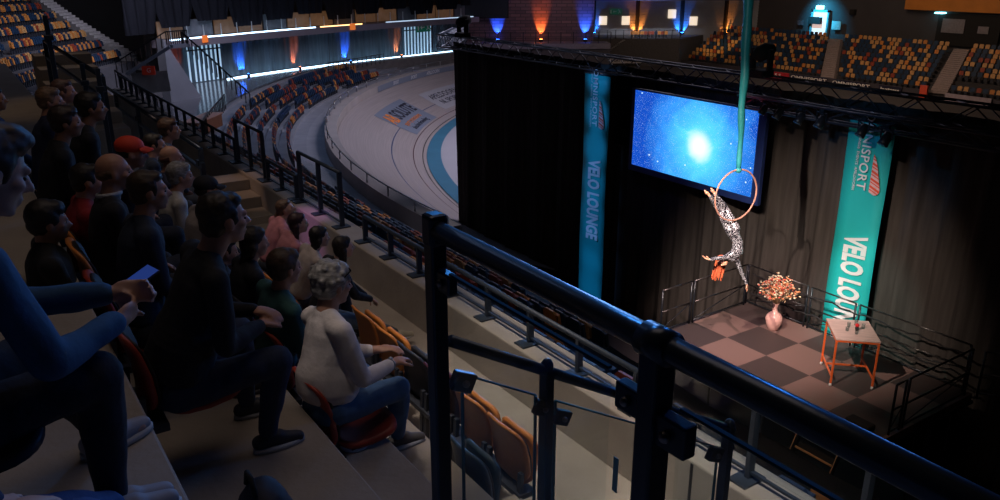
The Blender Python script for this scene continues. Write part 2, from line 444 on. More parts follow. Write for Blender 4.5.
# printed panels lying on the banking
ad_blue = M('ad_blue', (0.20, 0.235, 0.31), 0.5, var=0.05)
ad_white = M('ad_white', (0.42, 0.42, 0.46), 0.5, var=0.03)
def bank_text(body, size, mat, parent, t0, s0, sx=1.0, bold=0.0, name='lettering'):
    me = text_mesh(body, size, 0.004, sx=sx, bold=bold)
    for v in me.vertices:
        p = trk(s0 + v.co.y / 4.95, t0 + v.co.x / 0.66, 0.03 + v.co.z); v.co = p
    me.materials.clear(); me.materials.append(mat)
    o = bpy.data.objects.new(name, me); C.objects.link(o); o.parent = parent
m = MB(); m.sheet(lambda u, v: trk(0.20 + v * 0.56, 36.2 + u * 9.6, 0.015), 16, 6)
ab = tag(m.obj('track_advert', ad_blue), 'blue printed advert panel lettered ABSOLUTE on the banked wooden track', 'advert')
bank_text('AB', 1.35, letter_orange, ab, 37.75, 0.56, sx=0.9, bold=0.03)
bank_text('SOLUTE', 1.35, letter_dark, ab, 42.25, 0.56, sx=0.84, bold=0.03)
bank_text('sport promotions', 0.55, letter_orange, ab, 41.0, 0.39)
bank_text('absolutebranding', 0.55, letter_dark, ab, 41.0, 0.28)
m = MB(); m.sheet(lambda u, v: trk(0.25 + v * 0.45, 50.0 + u * 12, 0.015), 16, 6)
ab = tag(m.obj('track_advert', ad_white), 'pale grey printed advert panel on the track, cut off by the black drape', 'advert')
bank_text('APELDOORN', 0.8, letter_dark, ab, 54.6, 0.55)
bank_text('NL SPORT', 0.7, letter_dark, ab, 54.0, 0.40)

# wall round the top of the track
m = MB()
def rim_sec(u, v):
    t = -2 + u * 78
    q = [(40.22, 1.9), (40.22, 2.46), (40.8, 2.46), (40.85, 1.3)]
    r, z = q[round(v * 3)]
    return bt(r, t, z)
m.sheet(rim_sec, 110, 3)
struct(m.obj('track_rim_wall', M('rim_concrete', (0.40, 0.36, 0.35), 0.7, var=0.08, scale=1)))
rim_ads = tag(MB().sheet(lambda u, v: bt(40.19, 44 + u * 28, 2.03 + v * 0.38), 40, 1, th=(0.02, 0, 0)).obj('rim_banner', ad_blue), 'long band of blue advert boards round the top of the track', 'advert')
for t, s in ((49, 'SPORT'), (53.5, 'SPORT'), (58, 'APELDOORN')):
    me = text_mesh(s, 0.34, 0.004, bold=0.01)
    for v in me.vertices: v.co = bt(40.16, t + v.co.x / 0.70, 2.22 + v.co.y)
    me.materials.clear(); me.materials.append(letter_white)
    o = bpy.data.objects.new('lettering', me); C.objects.link(o); o.parent = rim_ads
rr = thing('track_handrail', 'slim silver handrail round the outer top edge of the wooden track', 'handrail')
MB().tube([bt(40.72, t, 2.82) for t in range(-2, 70, 1)], 0.028, 6).obj('rail', steel, rr, True)
for t in range(-2, 70, 3):
    MB().tube([bt(40.72, t, 2.46), bt(40.72, t, 2.82)], 0.03, 6).obj('post', steel, rr, True)

# lower tier of the bowl
def rise(t):
    k = min(1, max(0, (t - 3) / 13)); k = k * k * (3 - 2 * k)
    return 0.36 * (1 - k) + 0.13 * k
m = MB()
NR = 11
def tier_sec(u, v):
    t = -36 + u * 112; j = round(v * (2 * NR + 1))
    if j == 0: return bt(41.0 if t > -12 else 41.66, t, 1.9)
    j -= 1; k = j // 2; r = 42 + 0.62 * (k - 0.5) + (0.62 if j % 2 else 0)
    z = 2.0 + k * rise(t)
    if t > 8 and k > 6: z = min(z, max(2.96, 2.0 + 6 * rise(t)))
    return bt(r, t, z)
m.sheet(tier_sec, 90, 2 * NR + 1)
struct(m.obj('lower_tier', concrete_cool))
tag(MB().sheet(lambda u, v: (6.25 + 4.75 * v, -3 + 16.0 * u + 0.1 * math.sin(v * 9), 4.95 - 2.85 * v ** 0.95 + 0.03 * math.sin(u * 40) + 0.08 * math.sin(u * 7) * v), 60, 12, th=(0, 0, 0.03)).obj('shade_sheet', black_cloth, smooth=True), 'black sheet added in place of the unlit dark between parapet and stage', 'shade')  # black sheet added to stand for the shade over the lower rows
m = MB(); m.sheet(lambda u, v: bt(40.45 + 0.6 * v, -12 + u * 88, 1.9 - 0.02 * v), 90, 1)
struct(m.obj('walkway', concrete_cool))
# glossy ring floor behind the lower tier, with its outer edge under the curtains
m = MB(); m.sheet(lambda u, v: bt(46.2 + 14 * v, 6.2 + u * 78, 3.0), 60, 4)
struct(m.obj('ring_floor', gloss_floor))

# near stand: four broad seating steps, parapet, front wall
R_X = [-1.5, 0.43, 1.42, 2.35, 3.95]; R_Z = [8.28, 7.50, 6.88, 6.12]
for k in range(4):
    y1 = [26, 26, 24, 20][k]
    struct(MB().b2((R_X[k], -6, 0), (R_X[k + 1], y1, R_Z[k])).obj('seating_step', concrete, bevel=0.012))
dk = thing('counter', 'low brown wooden counter on the glossy ring floor', 'counter', (9.2, 37.6, 3.0), 0.9)
MB().b2((-1.3, -0.35, 0), (1.3, 0.35, 0.55)).obj('front', M('counter_brown', (0.22, 0.09, 0.05), 0.5), dk)
MB().b2((-1.35, -0.4, 0.55), (1.35, 0.4, 0.6)).obj('top', M('counter_top', (0.5, 0.3, 0.25), 0.4), dk)
struct(MB().b2((-12, -6, 0), (-1.5, 26, 8.9)).obj('seating_step', concrete, bevel=0.012))
struct(MB().b2((3.95, -6, 0), (4.32, 26, 6.64)).obj('parapet', concrete, bevel=0.015))
for y in (3.42, 2.62, 1.8): struct(MB().b2((3.944, y - 0.012, 6.12), (3.952, y + 0.012, 6.62)).obj('trim_joint', black_void))
for k, (x0, x1, z) in enumerate(((1.42, 1.9, 7.19), (2.35, 2.8, 6.5))):     # half steps of the aisle
    struct(MB().b2((x0, 1.9, R_Z[k + 2] - 0.02), (x1, 4.38 - 0.4 * k, z)).obj('aisle_step', concrete, bevel=0.01))
st = tag(MB().lathe((0, 0, 0), [(0.001, 0), (0.085, 0), (0.085, 0.004), (0.001, 0.004)], 24).obj('step_sticker', letter_white, loc=(1.69, 4.15, 7.19)), 'round white sticker with a dark figure on the aisle step', 'sticker')
m = MB(); m.ell((0.0, 0.03, 0.005), (0.012, 0.012, 0.002)); m.bar((0, 0.015, 0.005), (0.0, -0.03, 0.005), 0.02, 0.002); m.bar((-0.03, -0.005, 0.005), (0.03, 0.01, 0.005), 0.012, 0.002)
m.bar((-0.035, -0.05, 0.005), (0.035, -0.04, 0.005), 0.01, 0.002)
m.obj('figure', letter_dark, st)
# stairs and pale wall pieces beyond the audience
for k in range(6):
    struct(MB().b2((1.5, 15.2 + k * 0.62, 5), (2.5, 15.82 + k * 0.62, 7.35 + k * 0.2)).obj('aisle_step', concrete, bevel=0.01))
for k in range(3):
    struct(MB().b2((3.1, 12.4 + k * 0.55, 6.0), (3.95, 12.95 + k * 0.55, 6.25 + k * 0.17)).obj('aisle_step', concrete, bevel=0.01))

# upper end block: steps following the curve
def end_tier(u, v):
    j = round(v * 17); t = 22 + u * (15.6 + 0.85 * max(0, (j - 1) // 2))
    k = j // 2; r = 54.0 + 1.5 * (k if j % 2 == 0 else k + 1)
    z = 4.45 + 0.5 * k
    if j == 0: return bt(54.0, t, 3.0)
    return bt(54.0 + 1.5 * ((j - 1) // 2) + (1.5 if (j - 1) % 2 else 0), t, 4.45 + 0.5 * ((j - 1) // 2))
struct(MB().sheet(end_tier, 20, 17).obj('end_tier', M('tier_dark', (0.09, 0.09, 0.11), 0.8)))
m = MB()
for j in range(26):
    r = 53.6 + 0.45 * j; z = 4.4 + 0.152 * j; t0 = 37.6 + 0.255 * j
    a, b = bt(r, t0, z), bt(r + 0.45, t0 + .25, z); c_, d_ = bt(r + 0.45, t0 + 1.45, z), bt(r, t0 + 1.2, z)
    m.add([a, b, c_, d_, a - V((0, 0, .5)), b - V((0, 0, .5)), c_ - V((0, 0, .5)), d_ - V((0, 0, .5))], [(3, 2, 1, 0), (0, 1, 5, 4), (1, 2, 6, 5), (2, 3, 7, 6), (3, 0, 4, 7)])
struct(m.obj('end_stairs', M('stair_pale', (0.50, 0.49, 0.52), 0.7)))

# ring beam, curtains and light strips at the far end
BASE = [V((9.0, 50.6, 3)), V((11.67, 52.14, 3)), V((13.3, 53.17, 3)), V((15.37, 54.05, 3)), V((16.81, 54.89, 3)), V((20.3, 56.5, 3)), V((23.67, 57.82, 3)), V((29.48, 59.65, 3)), V((36.57, 61.54, 3)), V((39.5, 62.3, 3))]
LEN = [0]
for i in range(len(BASE) - 1): LEN.append(LEN[-1] + (BASE[i + 1] - BASE[i]).length)
def along(d, out=0.0, z=3.0):
    d = max(0, min(LEN[-1] - 1e-4, d))
    for i in range(len(BASE) - 1):
        if d <= LEN[i + 1]:
            a, b = BASE[i], BASE[i + 1]; f = (d - LEN[i]) / (LEN[i + 1] - LEN[i])
            p = a.lerp(b, f); n = V((-(b - a).y, (b - a).x, 0)).normalized()
            p = p + n * out; p.z = z; return p
def strip(d0, d1, z0, z1, out0, out1, n=40):
    m = MB()
    for i in range(n):
        a, b = d0 + (d1 - d0) * i / n, d0 + (d1 - d0) * (i + 1) / n
        P = [along(a, out0, z0), along(b, out0, z0), along(b, out1, z0), along(a, out1, z0), along(a, out0, z1), along(b, out0, z1), along(b, out1, z1), along(a, out1, z1)]
        m.add(P, [(0, 1, 2, 3), (7, 6, 5, 4), (0, 4, 5, 1), (1, 5, 6, 2), (2, 6, 7, 3), (3, 7, 4, 0)])
    return m
struct(strip(2.4, LEN[-1] - 0.5, 5.38, 5.8, -0.5, 1.2).obj('ring_beam', beam_m))
struct(strip(0, LEN[-1], 0.0, 2.98, -0.6, 2.5).obj('ring_floor_edge', concrete_dark))
struct(strip(3.4, LEN[-1], 3.0, 12.5, 2.6, 2.8).obj('wall_far', dark_wall))
def curtain(name, d0, d1, z0, z1, out, mat, amp=0.12, wl=0.45, label=None, seed=0):
    n = max(8, int((d1 - d0) / 0.09)); rnd = random.Random(seed)
    ph = [rnd.uniform(0, 6) for _ in range(4)]
    def fn(u, v):
        d = d0 + (d1 - d0) * u
        o = out + amp * (math.sin(d * 6.28 / wl + ph[0]) * 0.6 + 0.4 * math.sin(d * 6.28 / wl * 0.43 + ph[1]) + 0.15 * math.sin(d * 17 + v * 2 + ph[2]))
        return along(d, o, z0 + (z1 - z0) * v)
    return tag(MB().sheet(fn, n, 4).obj(name, mat, smooth=True), label, 'curtain')
# curtain lengths below the beam
cl = [(3.0, 4.6, 'red-lit curtain beside the white slatted screen below the ring beam'), (7.4, 11.6, 'dark blue-lit curtain right of the left slatted screen'),
      (11.6, 17.2, 'grey-green curtain with the red-orange light beam in it'), (17.2, 22.0, 'grey curtain behind the strong blue light beam, mid ring'),
      (22.0, 24.6, 'short curtain with an orange light streak left of the second slatted screen'), (28.0, LEN[-1], 'blue-lit curtain next to the brick wall below the beam')]
for i, (a, b, lab) in enumerate(cl): curtain('ring_curtain', a, b, 3.05, 5.4, 0.9, curtain_m, label=lab, seed=i)
def slats(d0, d1, lab):
    r = thing('slatted_screen', lab, 'screen', along(d0, 0.8))
    Mi = r.location
    q = MB(); n = int((d1 - d0) / 0.32)
    b = strip(d0, d1, 3.0, 5.38, 1.1, 1.15, 6); b.v = [tuple(V(p) - Mi) for p in b.v]; b.obj('backing', curtain_m, r)
    for i in range(n):
        d = d0 + (i + 0.5) * (d1 - d0) / n
        k = MB(); k.bar(along(d, 0.8, 3.05) - Mi, along(d + 0.03, 0.8, 5.3) - Mi, 0.10, 0.05); k.obj('slat', slat_m, r)
    k = MB(); k.bar(along(d0, 0.75, 5.0) - Mi, along(d1, 0.75, 5.0) - Mi, 0.06, 0.08); k.obj('crossbar', black_paint, r)
slats(4.7, 7.3, 'bright white slatted light screen on the ring floor, the left one')
slats(24.7, 27.9, 'white slatted light screen lower right by the truss end, the farther one')
tag(strip(7.2, LEN[-1] - 0.4, 3.01, 3.07, 0.35, 0.45).obj('light_strip', led_white), 'glowing white strip light along the foot of the ring curtains', 'light strip')
tag(strip(2.6, 15.0, 5.81, 5.87, -0.3, -0.2).obj('light_strip', led_white), 'glowing strip light on top of the ring beam at its left', 'light strip')
tag(strip(15.5, 19.5, 5.81, 5.87, -0.3, -0.2).obj('light_strip', led_orange), 'orange strip light on top of the ring beam behind the blue beam', 'light strip')
tag(strip(22, LEN[-1] - 1, 5.81, 5.87, -0.3, -0.2).obj('light_strip', led_soft), 'thin pale strip light on top of the ring beam at its right', 'light strip')
bp = thing('railing', 'row of thin pale posts standing on the ring beam above its strip lights', 'railing', along(2.8, -0.1, 5.8))
for i in range(22):
    q = along(2.8 + i * 1.32, -0.1, 5.8) - bp.location; MB().bar(q, q + V((0, 0, 0.75)), 0.05).obj('post', led_dim, bp)
# recess above the beam: boxy panels and gathered dark curtains
win_warm = M('window_warm', (0.16, 0.12, 0.09), 0.5, var=0.3, scale=1.5, emit=(0.9, 0.42, 0.18), es=0.06)
win_cool = M('window_cool', (0.12, 0.13, 0.16), 0.5, var=0.3, scale=1.5)
d = 2.6; i = 0
while d < LEN[-1] - 1.2:
    w0 = 2.15; q = strip(d, d + w0 * 0.93, 5.85, 6.85, 0.7, 0.78, 4)
    struct(q.obj('window_%d' % (i + 1), win_warm if i % 3 != 1 else win_cool)); d += w0; i += 1
nC = 12; spanC = (LEN[-1] + 1) / nC
for i in range(nC):
    def fn(u, v, i=i):
        c = (i + 0.5) * spanC - 0.5; wd = spanC * (0.53 if v > 0.35 else 0.53 - 0.13 * (1 - v / 0.35) ** 1.2)
        d = c + (u * 2 - 1) * wd
        return along(d, 0.25 + 0.1 * math.sin(u * 26 + i), 6.25 + 0.25 * ((i * 7) % 3) + 4.2 * v)
    tag(MB().sheet(fn, 26, 8).obj('upper_curtain', top_curtain, smooth=True), 'dark tied curtain hanging above the ring beam', 'curtain', 'dark curtains above the ring beam')
for i, (d, c) in enumerate([(3.8, (1, 0.10, 0.03)), (9.0, (0.03, 0.16, 1)), (13.7, (1, 0.16, 0.06)), (18.6, (0.03, 0.14, 1)), (23.9, (1, 0.20, 0.06)), (30.6, (0.05, 0.12, 1)), (5.5, (0.6, 0.75, 1)), (16.0, (0.5, 0.7, 1)), (27.5, (0.5, 0.7, 1)), (11.5, (0.4, 0.6, 1))]):
    p = along(d, 0.25, 3.2)
    if i < 6:
        u = thing('uplight', ['small floor uplight throwing red on the first ring curtain', 'small floor uplight throwing blue beside the slatted screen', 'small floor uplight throwing red-orange on the ring curtain', 'small floor uplight throwing a wide blue beam on the mid ring curtain', 'small floor uplight throwing orange left of the second slatted screen', 'small floor uplight throwing blue near the brick wall'][i], 'uplight', along(d, 0.2, 3.0))
        MB().lathe((0, 0, 0), [(0.08, 0), (0.1, 0.03), (0.1, 0.16), (0.08, 0.2)], 12).obj('housing', black_void, u)
        MB().lathe((0, 0, 0.19), [(0.06, 0), (0.07, 0.02), (0.001, 0.022)], 12).obj('lens', M('lens_%d' % i, c, emit=c, es=14), u)
        spot(along(d, 0.58, 3.08), along(d, 0.95, 3.9), 330 if c[2] < 0.5 else 650, c, 54, 0.6, 0.04)
    else: spot(p, along(d, 0.8, 5.0), 14, c, 80, 1.0, 0.05)

# white concrete wedge, small vomitory and its sign at the end of the upper tier
vm = M('vomitory_wall', (0.24, 0.25, 0.30), 0.7, var=0.06, scale=1)
m = MB(); m.add([(9.9, 46.6, 3.0), (11.75, 47.6, 3.0), (9.9, 46.6, 6.35), (9.6, 47.1, 3.0), (11.4, 48.1, 3.0), (9.6, 47.1, 6.35)], [(0, 1, 2), (3, 5, 4), (1, 4, 5, 2), (0, 2, 5, 3)])
struct(m.obj('wedge_wall', vm))
m = MB()
m.bar((7.4, 43.7, 5.0), (9.4, 42.9, 6.25), 0.4, 0.16); m.bar((9.4, 42.9, 6.25), (10.3, 43.3, 6.25), 0.4, 0.16)
struct(m.obj('stair_string', vm, bevel=0.01))
m = MB(); m.bar((7.6, 43.6, 4.5), (9.2, 43.2, 4.6), 0.2, 1.0)
struct(m.obj('vomitory_wall', concrete_dark))
sg = thing('block_sign', 'small red seating block sign on the vomitory wall at upper left', 'sign', (8.32, 43.25, 5.15))
MB().box((0, 0, 0), (0.62, 0.06, 0.42), Matrix.Rotation(-0.5, 3, 'Z')).obj('plate', M('sign_red', (0.5, 0.03, 0.02), 0.5, emit=(1, 0.08, 0.03), es=0.02), sg)
put_text('symbol', 'G', 0.3, letter_white, sg, V((0.0, -0.05, 0)), (0.85, -0.5, 0), (0, 0, 1), ext=0.01)
sg2 = thing('block_sign', 'small orange square sign hanging under the ring beam near the red curtain', 'sign', along(5.0, -0.6, 5.75))
MB().box((0, 0, 0), (0.42, 0.06, 0.42), Matrix.Rotation(0.5, 3, 'Z')).obj('plate', M('sign_orange', (0.8, 0.15, 0.02), 0.5, emit=(1, 0.25, 0.05), es=0.5), sg2)
sg3 = thing('block_sign', 'small orange sign on the ring beam over the mid blue light beam', 'sign', along(18.3, -0.56, 5.72))
MB().box((0, 0, 0), (0.5, 0.06, 0.45), Matrix.Rotation(0.32, 3, 'Z')).obj('plate', MATS['sign_orange'], sg3)
green_sign = M('exit_green', (0.01, 0.12, 0.09), 0.5, emit=(0.02, 0.5, 0.3), es=0.05)
def exit_sign(lab, loc, yaw, w=1.0):
    r = thing('exit_sign', lab, 'sign', loc)
    Rz = Matrix.Rotation(yaw, 3, 'Z')
    MB().box((0, 0, 0), (w, 0.08, w * 0.45), Rz).obj('plate', green_sign, r)
    m = MB(); f = -0.06
    P = lambda x, z: Rz @ V((x * w, f, z * w))
    up = Rz @ V((0, -1, 0))
    m.bar(P(-0.40, -0.14), P(-0.40, 0.14), 0.09 * w, 0.02, up)          # door
    m.bar(P(-0.22, 0), P(0.06, 0), 0.05 * w, 0.02, up); m.bar(P(-0.22, 0), P(-0.14, 0.08), 0.04 * w, 0.02, up); m.bar(P(-0.22, 0), P(-0.14, -0.08), 0.04 * w, 0.02, up)
    m.bar(P(0.24, 0.10), P(0.30, -0.02), 0.07 * w, 0.02, up); m.bar(P(0.30, -0.02), P(0.20, -0.15), 0.04 * w, 0.02, up); m.bar(P(0.30, -0.02), P(0.42, -0.12), 0.04 * w, 0.02, up)
    m.bar(P(0.26, 0.06), P(0.40, 0.04), 0.03 * w, 0.02, up); m.ell(P(0.22, 0.16), 0.035 * w)
    m.obj('running_figure_and_arrow', letter_white, r)
exit_sign('small green exit sign hanging above the second slatted screen', along(26.0, -0.2, 5.25), 0.3, 1.6)

# brick wall with black screen, far cladding wall, right wall
a, b = V((36.6, 64.4, 3.2)), V((48.2, 57.2, 3.2))
u = (b - a); L_ = u.length; u.normalize(); nn = V((u.y, -u.x, 0)); ang = math.atan2(u.y, u.x)
bw = MB().b2((0, 0, -3.2), (L_, 0.5, 10)).obj('wall_brick', brick, loc=a); bw.rotation_euler = (0, 0, ang); struct(bw)
scr = thing('hanging_screen', 'large dark blank screen hanging on the brick wall at the top', 'screen', a + u * 4.15 - V((-nn.x, -nn.y, 0)) * 0.4 + V((0, 0, 3.6)), ang)
MB().b2((-2.0, -0.1, -1.15), (2.0, 0.1, 1.6)).obj('screen_frame', black_void, scr, bevel=0.03)
MB().b2((-1.9, -0.12, -1.05), (1.9, -0.1, 1.5)).obj('screen_surface', M('screen_off', (0.012, 0.018, 0.03), 0.3), scr)
def wall_uplight(p, tgt, col, e, lab, ang_=36):
    r = thing('uplight', lab, 'uplight', p)
    MB().box((0, 0, 0.1), (0.25, 0.25, 0.2)).obj('housing', black_void, r)
    MB().box((0, 0, 0.22), (0.18, 0.18, 0.03)).obj('lens', M('lens_' + lab[:18], col, emit=col, es=20), r)
    spot(V(p) + V((0, 0, 0.35)), tgt, e, col, ang_, 0.6, 0.05)
for d_, c, e, lab in ((0.5, (1, 0.22, 0.04), 1500, 'orange uplight at the left end of the brick wall'), (5.2, (0.02, 0.10, 1), 2600, 'blue uplight below the black screen on the brick wall'),
                 (9.0, (1, 0.18, 0.03), 1900, 'orange uplight in the middle of the brick wall'), (12.9, (0.02, 0.12, 1), 3000, 'blue uplight at the right end of the brick wall')):
    p = a + u * d_ + nn * 0.42 + V((0, 0, 0.45)); wall_uplight(p, p - nn * 0.42 + V((0, 0, 1.25)), c, e * 0.55, lab, 54)
# ring walkway in front of the brick wall and its railing
m = MB(); A0, A1 = a - u * 0.2 + nn * 0.05, b + u * 1.2 + nn * 0.05
m.add([A0, A1, A1 + nn * 2.2, A0 + nn * 2.2] + [p + V((0, 0, 0.45)) for p in (A0, A1, A1 + nn * 2.2, A0 + nn * 2.2)], [(0, 1, 2, 3), (7, 6, 5, 4), (0, 4, 5, 1), (1, 5, 6, 2), (2, 6, 7, 3), (3, 7, 4, 0)])
struct(m.obj('ring_walkway', M('walkway_pale', (0.17, 0.16, 0.21), 0.5)))
m = MB(); m.add([A0 + nn * 2.1 - V((0, 0, 3.2)), A1 + nn * 2.1 - V((0, 0, 3.2)), A1 + nn * 2.1, A0 + nn * 2.1], [(0, 1, 2, 3)])
struct(m.obj('ring_walkway_front', dark_wall))
rl = thing('railing', 'thin dark railing along the walkway in front of the brick wall', 'railing', A0 + nn * 2.1 + V((0, 0, 0.45)))
dA = (A1 - A0)
for z in (0.45, 0.95): MB().bar((0, 0, z), dA + V((0, 0, z)), 0.05).obj('rail', black_paint, rl)
for i in range(15): MB().bar(dA * i / 14, dA * i / 14 + V((0, 0, 0.95)), 0.05).obj('post', black_paint, rl)
# cladding wall with columns at the far side
fa, fb = V((58.0, 73.4, 2.4)), V((76.5, 61.2, 2.4)); fu = (fb - fa); fl = fu.length; fu.normalize(); fn_ = V((fu.y, -fu.x, 0)); fang = math.atan2(fu.y, fu.x)
m = MB()
m.b2((-3, 0, -2.4), (fl, 0.3, 9))
for i in range(24): m.b2((-3, -0.04, 0.1 + i * 0.3), (fl, 0, 0.32 + i * 0.3))
o = m.obj('wall_far_right', clad, loc=fa); o.rotation_euler = (0, 0, fang); struct(o)
def onw(px_d, z, out=0.3): return fa + fu * px_d + fn_ * out + V((0, 0, z - 2.4))
for d_, c, e, lab in ((2.9, (0.02, 0.2, 1), 1500, 'blue uplight at the left column of the clad wall'), (7.7, (1, 0.28, 0.04), 1500, 'orange uplight at the middle column of the clad wall'), (12.6, (0.02, 0.22, 1), 1900, 'blue uplight at the right column of the clad wall'), (17.4, (1, 0.28, 0.04), 1500, 'orange uplight at the column above the far seats')):
    struct(MB().box((0, 0, 2.6), (0.32, 0.3, 5.2)).obj('trim_column', black_void, loc=onw(d_, 2.9, 0.2)))
    for s in (-0.32, 0.32):
        p = onw(d_ + s, 2.75, 0.42)
        spot(p, p - fn_ * 0.42 + V((0, 0, 1.3)), e * 0.5, c, 50, 0.6, 0.05)
    r = thing('uplight', lab, 'uplight', onw(d_, 2.85, 0.75)); MB().box((0, 0, 0.08), (0.5, 0.2, 0.16)).obj('housing', black_void, r); MB().box((0, 0, 0.17), (0.42, 0.12, 0.03)).obj('lens', M('lensf_' + lab[:16], c, emit=c, es=20), r)
win_lit = M('lit_panel', (0.9, 0.8, 0.65), 0.5, emit=(1.0, 0.82, 0.62), es=0.85)
for d_, z, lab in ((3.95, 4.25, 'first lit square window from the left in the clad wall'), (6.45, 4.25, 'lit square window left of the middle orange column'), (11.5, 4.95, 'highest lit square window, left of the blue column'), (13.9, 4.2, 'lit square window right of the blue column')):
    o = MB().box((0, 0, 0), (0.86, 0.06, 0.92)).obj('lit_window', win_lit, loc=onw(d_, z, 0.12)); o.rotation_euler = (0, 0, fang); tag(o, lab, 'window')
exit_sign('green exit sign with running figure on the grey clad wall', onw(5.3, 5.2, 0.25), fang, 1.35)
o = MB().box((0, 0, 0), (20, 0.8, 1.2)).obj('blue_beam', blue_beam, loc=onw(9.5, 7.15, 4.5)); o.rotation_euler = (0, 0, fang); struct(o)
spot(onw(3, 4.2, 6.5), onw(5, 7.1, 4.5), 700, (0.05, 0.15, 1), 90, 0.8)
spot(onw(8, 9.2, 9), onw(8.5, 4.4, 0), 1900, (0.85, 0.9, 1.0), 70, 0.8)
# terrace in front of it: dark facade with stair and railing
m = MB(); F0, F1, F2, F3 = V((56.2, 68.3, 0)), V((64.4, 62.5, 0)), V((73, 66, 0)), V((60, 74, 0))
P = [F0 - (F1 - F0).normalized() * 7, F1, F2, F3]; m.add(P + [p + V((0, 0, 2.72)) for p in P], [(0, 1, 5, 4), (1, 2, 6, 5), (2, 3, 7, 6), (3, 0, 4, 7), (7, 6, 5, 4)])
struct(m.obj('terrace', M('terrace_dark', (0.075, 0.075, 0.09), 0.8)))
fd = (F1 - F0).normalized(); fn2 = V((fd.y, -fd.x, 0))
m = MB()
for i in range(16):
    p = F0 + fd * (1.6 + 0.17 * i) + fn2 * 0.35 + V((0, 0, 0.75 + 0.125 * i)); m.box(p, (0.30, 0.25, 0.05), Matrix.Rotation(math.atan2(fd.y, fd.x), 3, 'Z'))
struct(m.obj('terrace_stair', M('stair_grey', (0.32, 0.33, 0.38), 0.6)))
rl = thing('railing', 'thin black railing along the edge of the dark terrace', 'railing', F0 + V((0, 0, 2.72)))
MB().bar((0, 0, 0.9), (F1 - F0) + V((0, 0, 0.9)), 0.05).obj('rail', black_paint, rl)
for i in range(13): MB().bar((F1 - F0) * i / 12, (F1 - F0) * i / 12 + V((0, 0, 0.9)), 0.05).obj('post', black_paint, rl)
# right wall with lit door and orange board
struct(MB().b2((75.5, 10, 0), (76, 62, 14)).obj('wall_right', dark_wall))
DX = 75.4
struct(MB().b2((DX - 0.1, 52.9, 3.3), (DX, 54.6, 5.5)).obj('door_1', M('door_lit', (0.8, 0.7, 0.7), 0.5, emit=(1.0, 0.72, 0.66), es=0.65)))
struct(MB().b2((DX - 0.25, 54.6, 3.2), (DX, 54.8, 5.7)).b2((DX - 0.25, 52.7, 3.2), (DX, 52.9, 5.7)).b2((DX - 0.25, 52.7, 5.5), (DX, 54.8, 5.7)).obj('door_2', M('frame_cyan', (0.1, 0.3, 0.35), 0.5)))
tag(MB().b2((DX - 0.5, 53.5, 4.3), (DX + 0.1, 54.9, 5.0)).obj('monitor', black_void), 'dark monitor in front of the cyan lit doorway', 'monitor')
tag(MB().b2((DX - 0.3, 51.2, 3.9), (DX - 0.2, 52.2, 4.7)).obj('wall_board', M('board_cyan', (0.35, 0.7, 0.75), 0.6)), 'small pale board on the wall right of the lit doorway', 'board')
tag(MB().b2((DX - 0.3, 55.6, 4.1), (DX - 0.2, 56.3, 4.55)).obj('wall_board', M('board_dark', (0.12, 0.10, 0.12), 0.6)), 'small dark framed board on the wall left of the lit doorway', 'board')
tag(MB().b2((DX - 0.3, 49.9, 5.4), (DX + 0.1, 50.4, 5.9)).obj('loudspeaker', black_void), 'small black wall speaker upper right of the lit doorway', 'loudspeaker')
tag(MB().b2((DX - 0.4, 53.6, 5.75), (DX + 0.1, 54.2, 6.12)).obj('door_lamp', M('lamp_cyan', (0.4, 1, 1), emit=(0.25, 0.9, 1.0), es=5)), 'small glowing cyan lamp above the lit doorway', 'lamp')
spot((DX - 2.6, 53.8, 6.6), (DX, 53.6, 5.0), 1500, (0.05, 0.62, 1.0), 95, 1.0, 0.1)
tag(MB().b2((DX - 0.6, 33.0, 6.15), (DX - 0.4, 44.6, 10.5)).obj('orange_board', orange_board), 'large dim orange panel at the top right corner of the hall', 'panel')
struct(MB().b2((DX - 0.2, 36.0, 3.2), (DX + 0.05, 41.5, 5.9)).obj('door_3', black_void))
tag(MB().b2((DX - 0.3, 39.0, 4.3), (DX - 0.25, 41.0, 5.5)).obj('notice_board', M('board_grey', (0.2, 0.19, 0.22), 0.6)), 'grey notice board in the dark recess below the orange panel', 'board')
tag(MB().b2((DX - 0.3, 36.9, 4.4), (DX - 0.25, 37.8, 5.0)).obj('notice_board', MATS['board_grey']), 'smaller grey notice board right of the dark recess', 'board')
tag(MB().b2((DX - 0.6, 41.0, 5.9), (DX + 0.1, 41.7, 6.02)).obj('door_lamp', MATS['lamp_cyan']), 'tiny cyan exit lamp under the orange panel', 'lamp')

# far right stand: steps, stairs, front board
SH = 0.58
m = MB()
for k in range(11):
    x0, x1 = 65 + 0.82 * k, 65 + 0.82 * (k + 1); y0, y1 = 10 + SH * 0.82 * k, 61.7 + SH * 0.5 * k
    m.b2((x0, 8, 0), (x1 if k < 10 else 75.5, min(y1, 68), 0.42 + 0.24 * k))
struct(m.obj('far_tier', M('far_tier', (0.045, 0.045, 0.055), 0.9)))
for yb, SS in ((44.3, 0.66), (34.2, 0.38)):
    m = MB()
    for k in range(22): m.b2((65 + 0.41 * k, yb + SS * 0.41 * k, 0.3), (65 + 0.41 * (k + 1) , yb + SS * 0.41 * k + 1.35, 0.58 + 0.12 * k))
    struct(m.obj('far_stairs', M('far_stairs', (0.30, 0.25, 0.26), 0.8)))
struct(MB().b2((64.6, 35.6, 0), (64.75, 62.3, 0.62)).b2((64.6, 6, 0), (64.75, 34.1, 0.5)).obj('far_parapet', M('far_parapet', (0.06, 0.055, 0.075), 0.7)))
ad_dark = M('ad_dark', (0.02, 0.02, 0.05), 0.5)
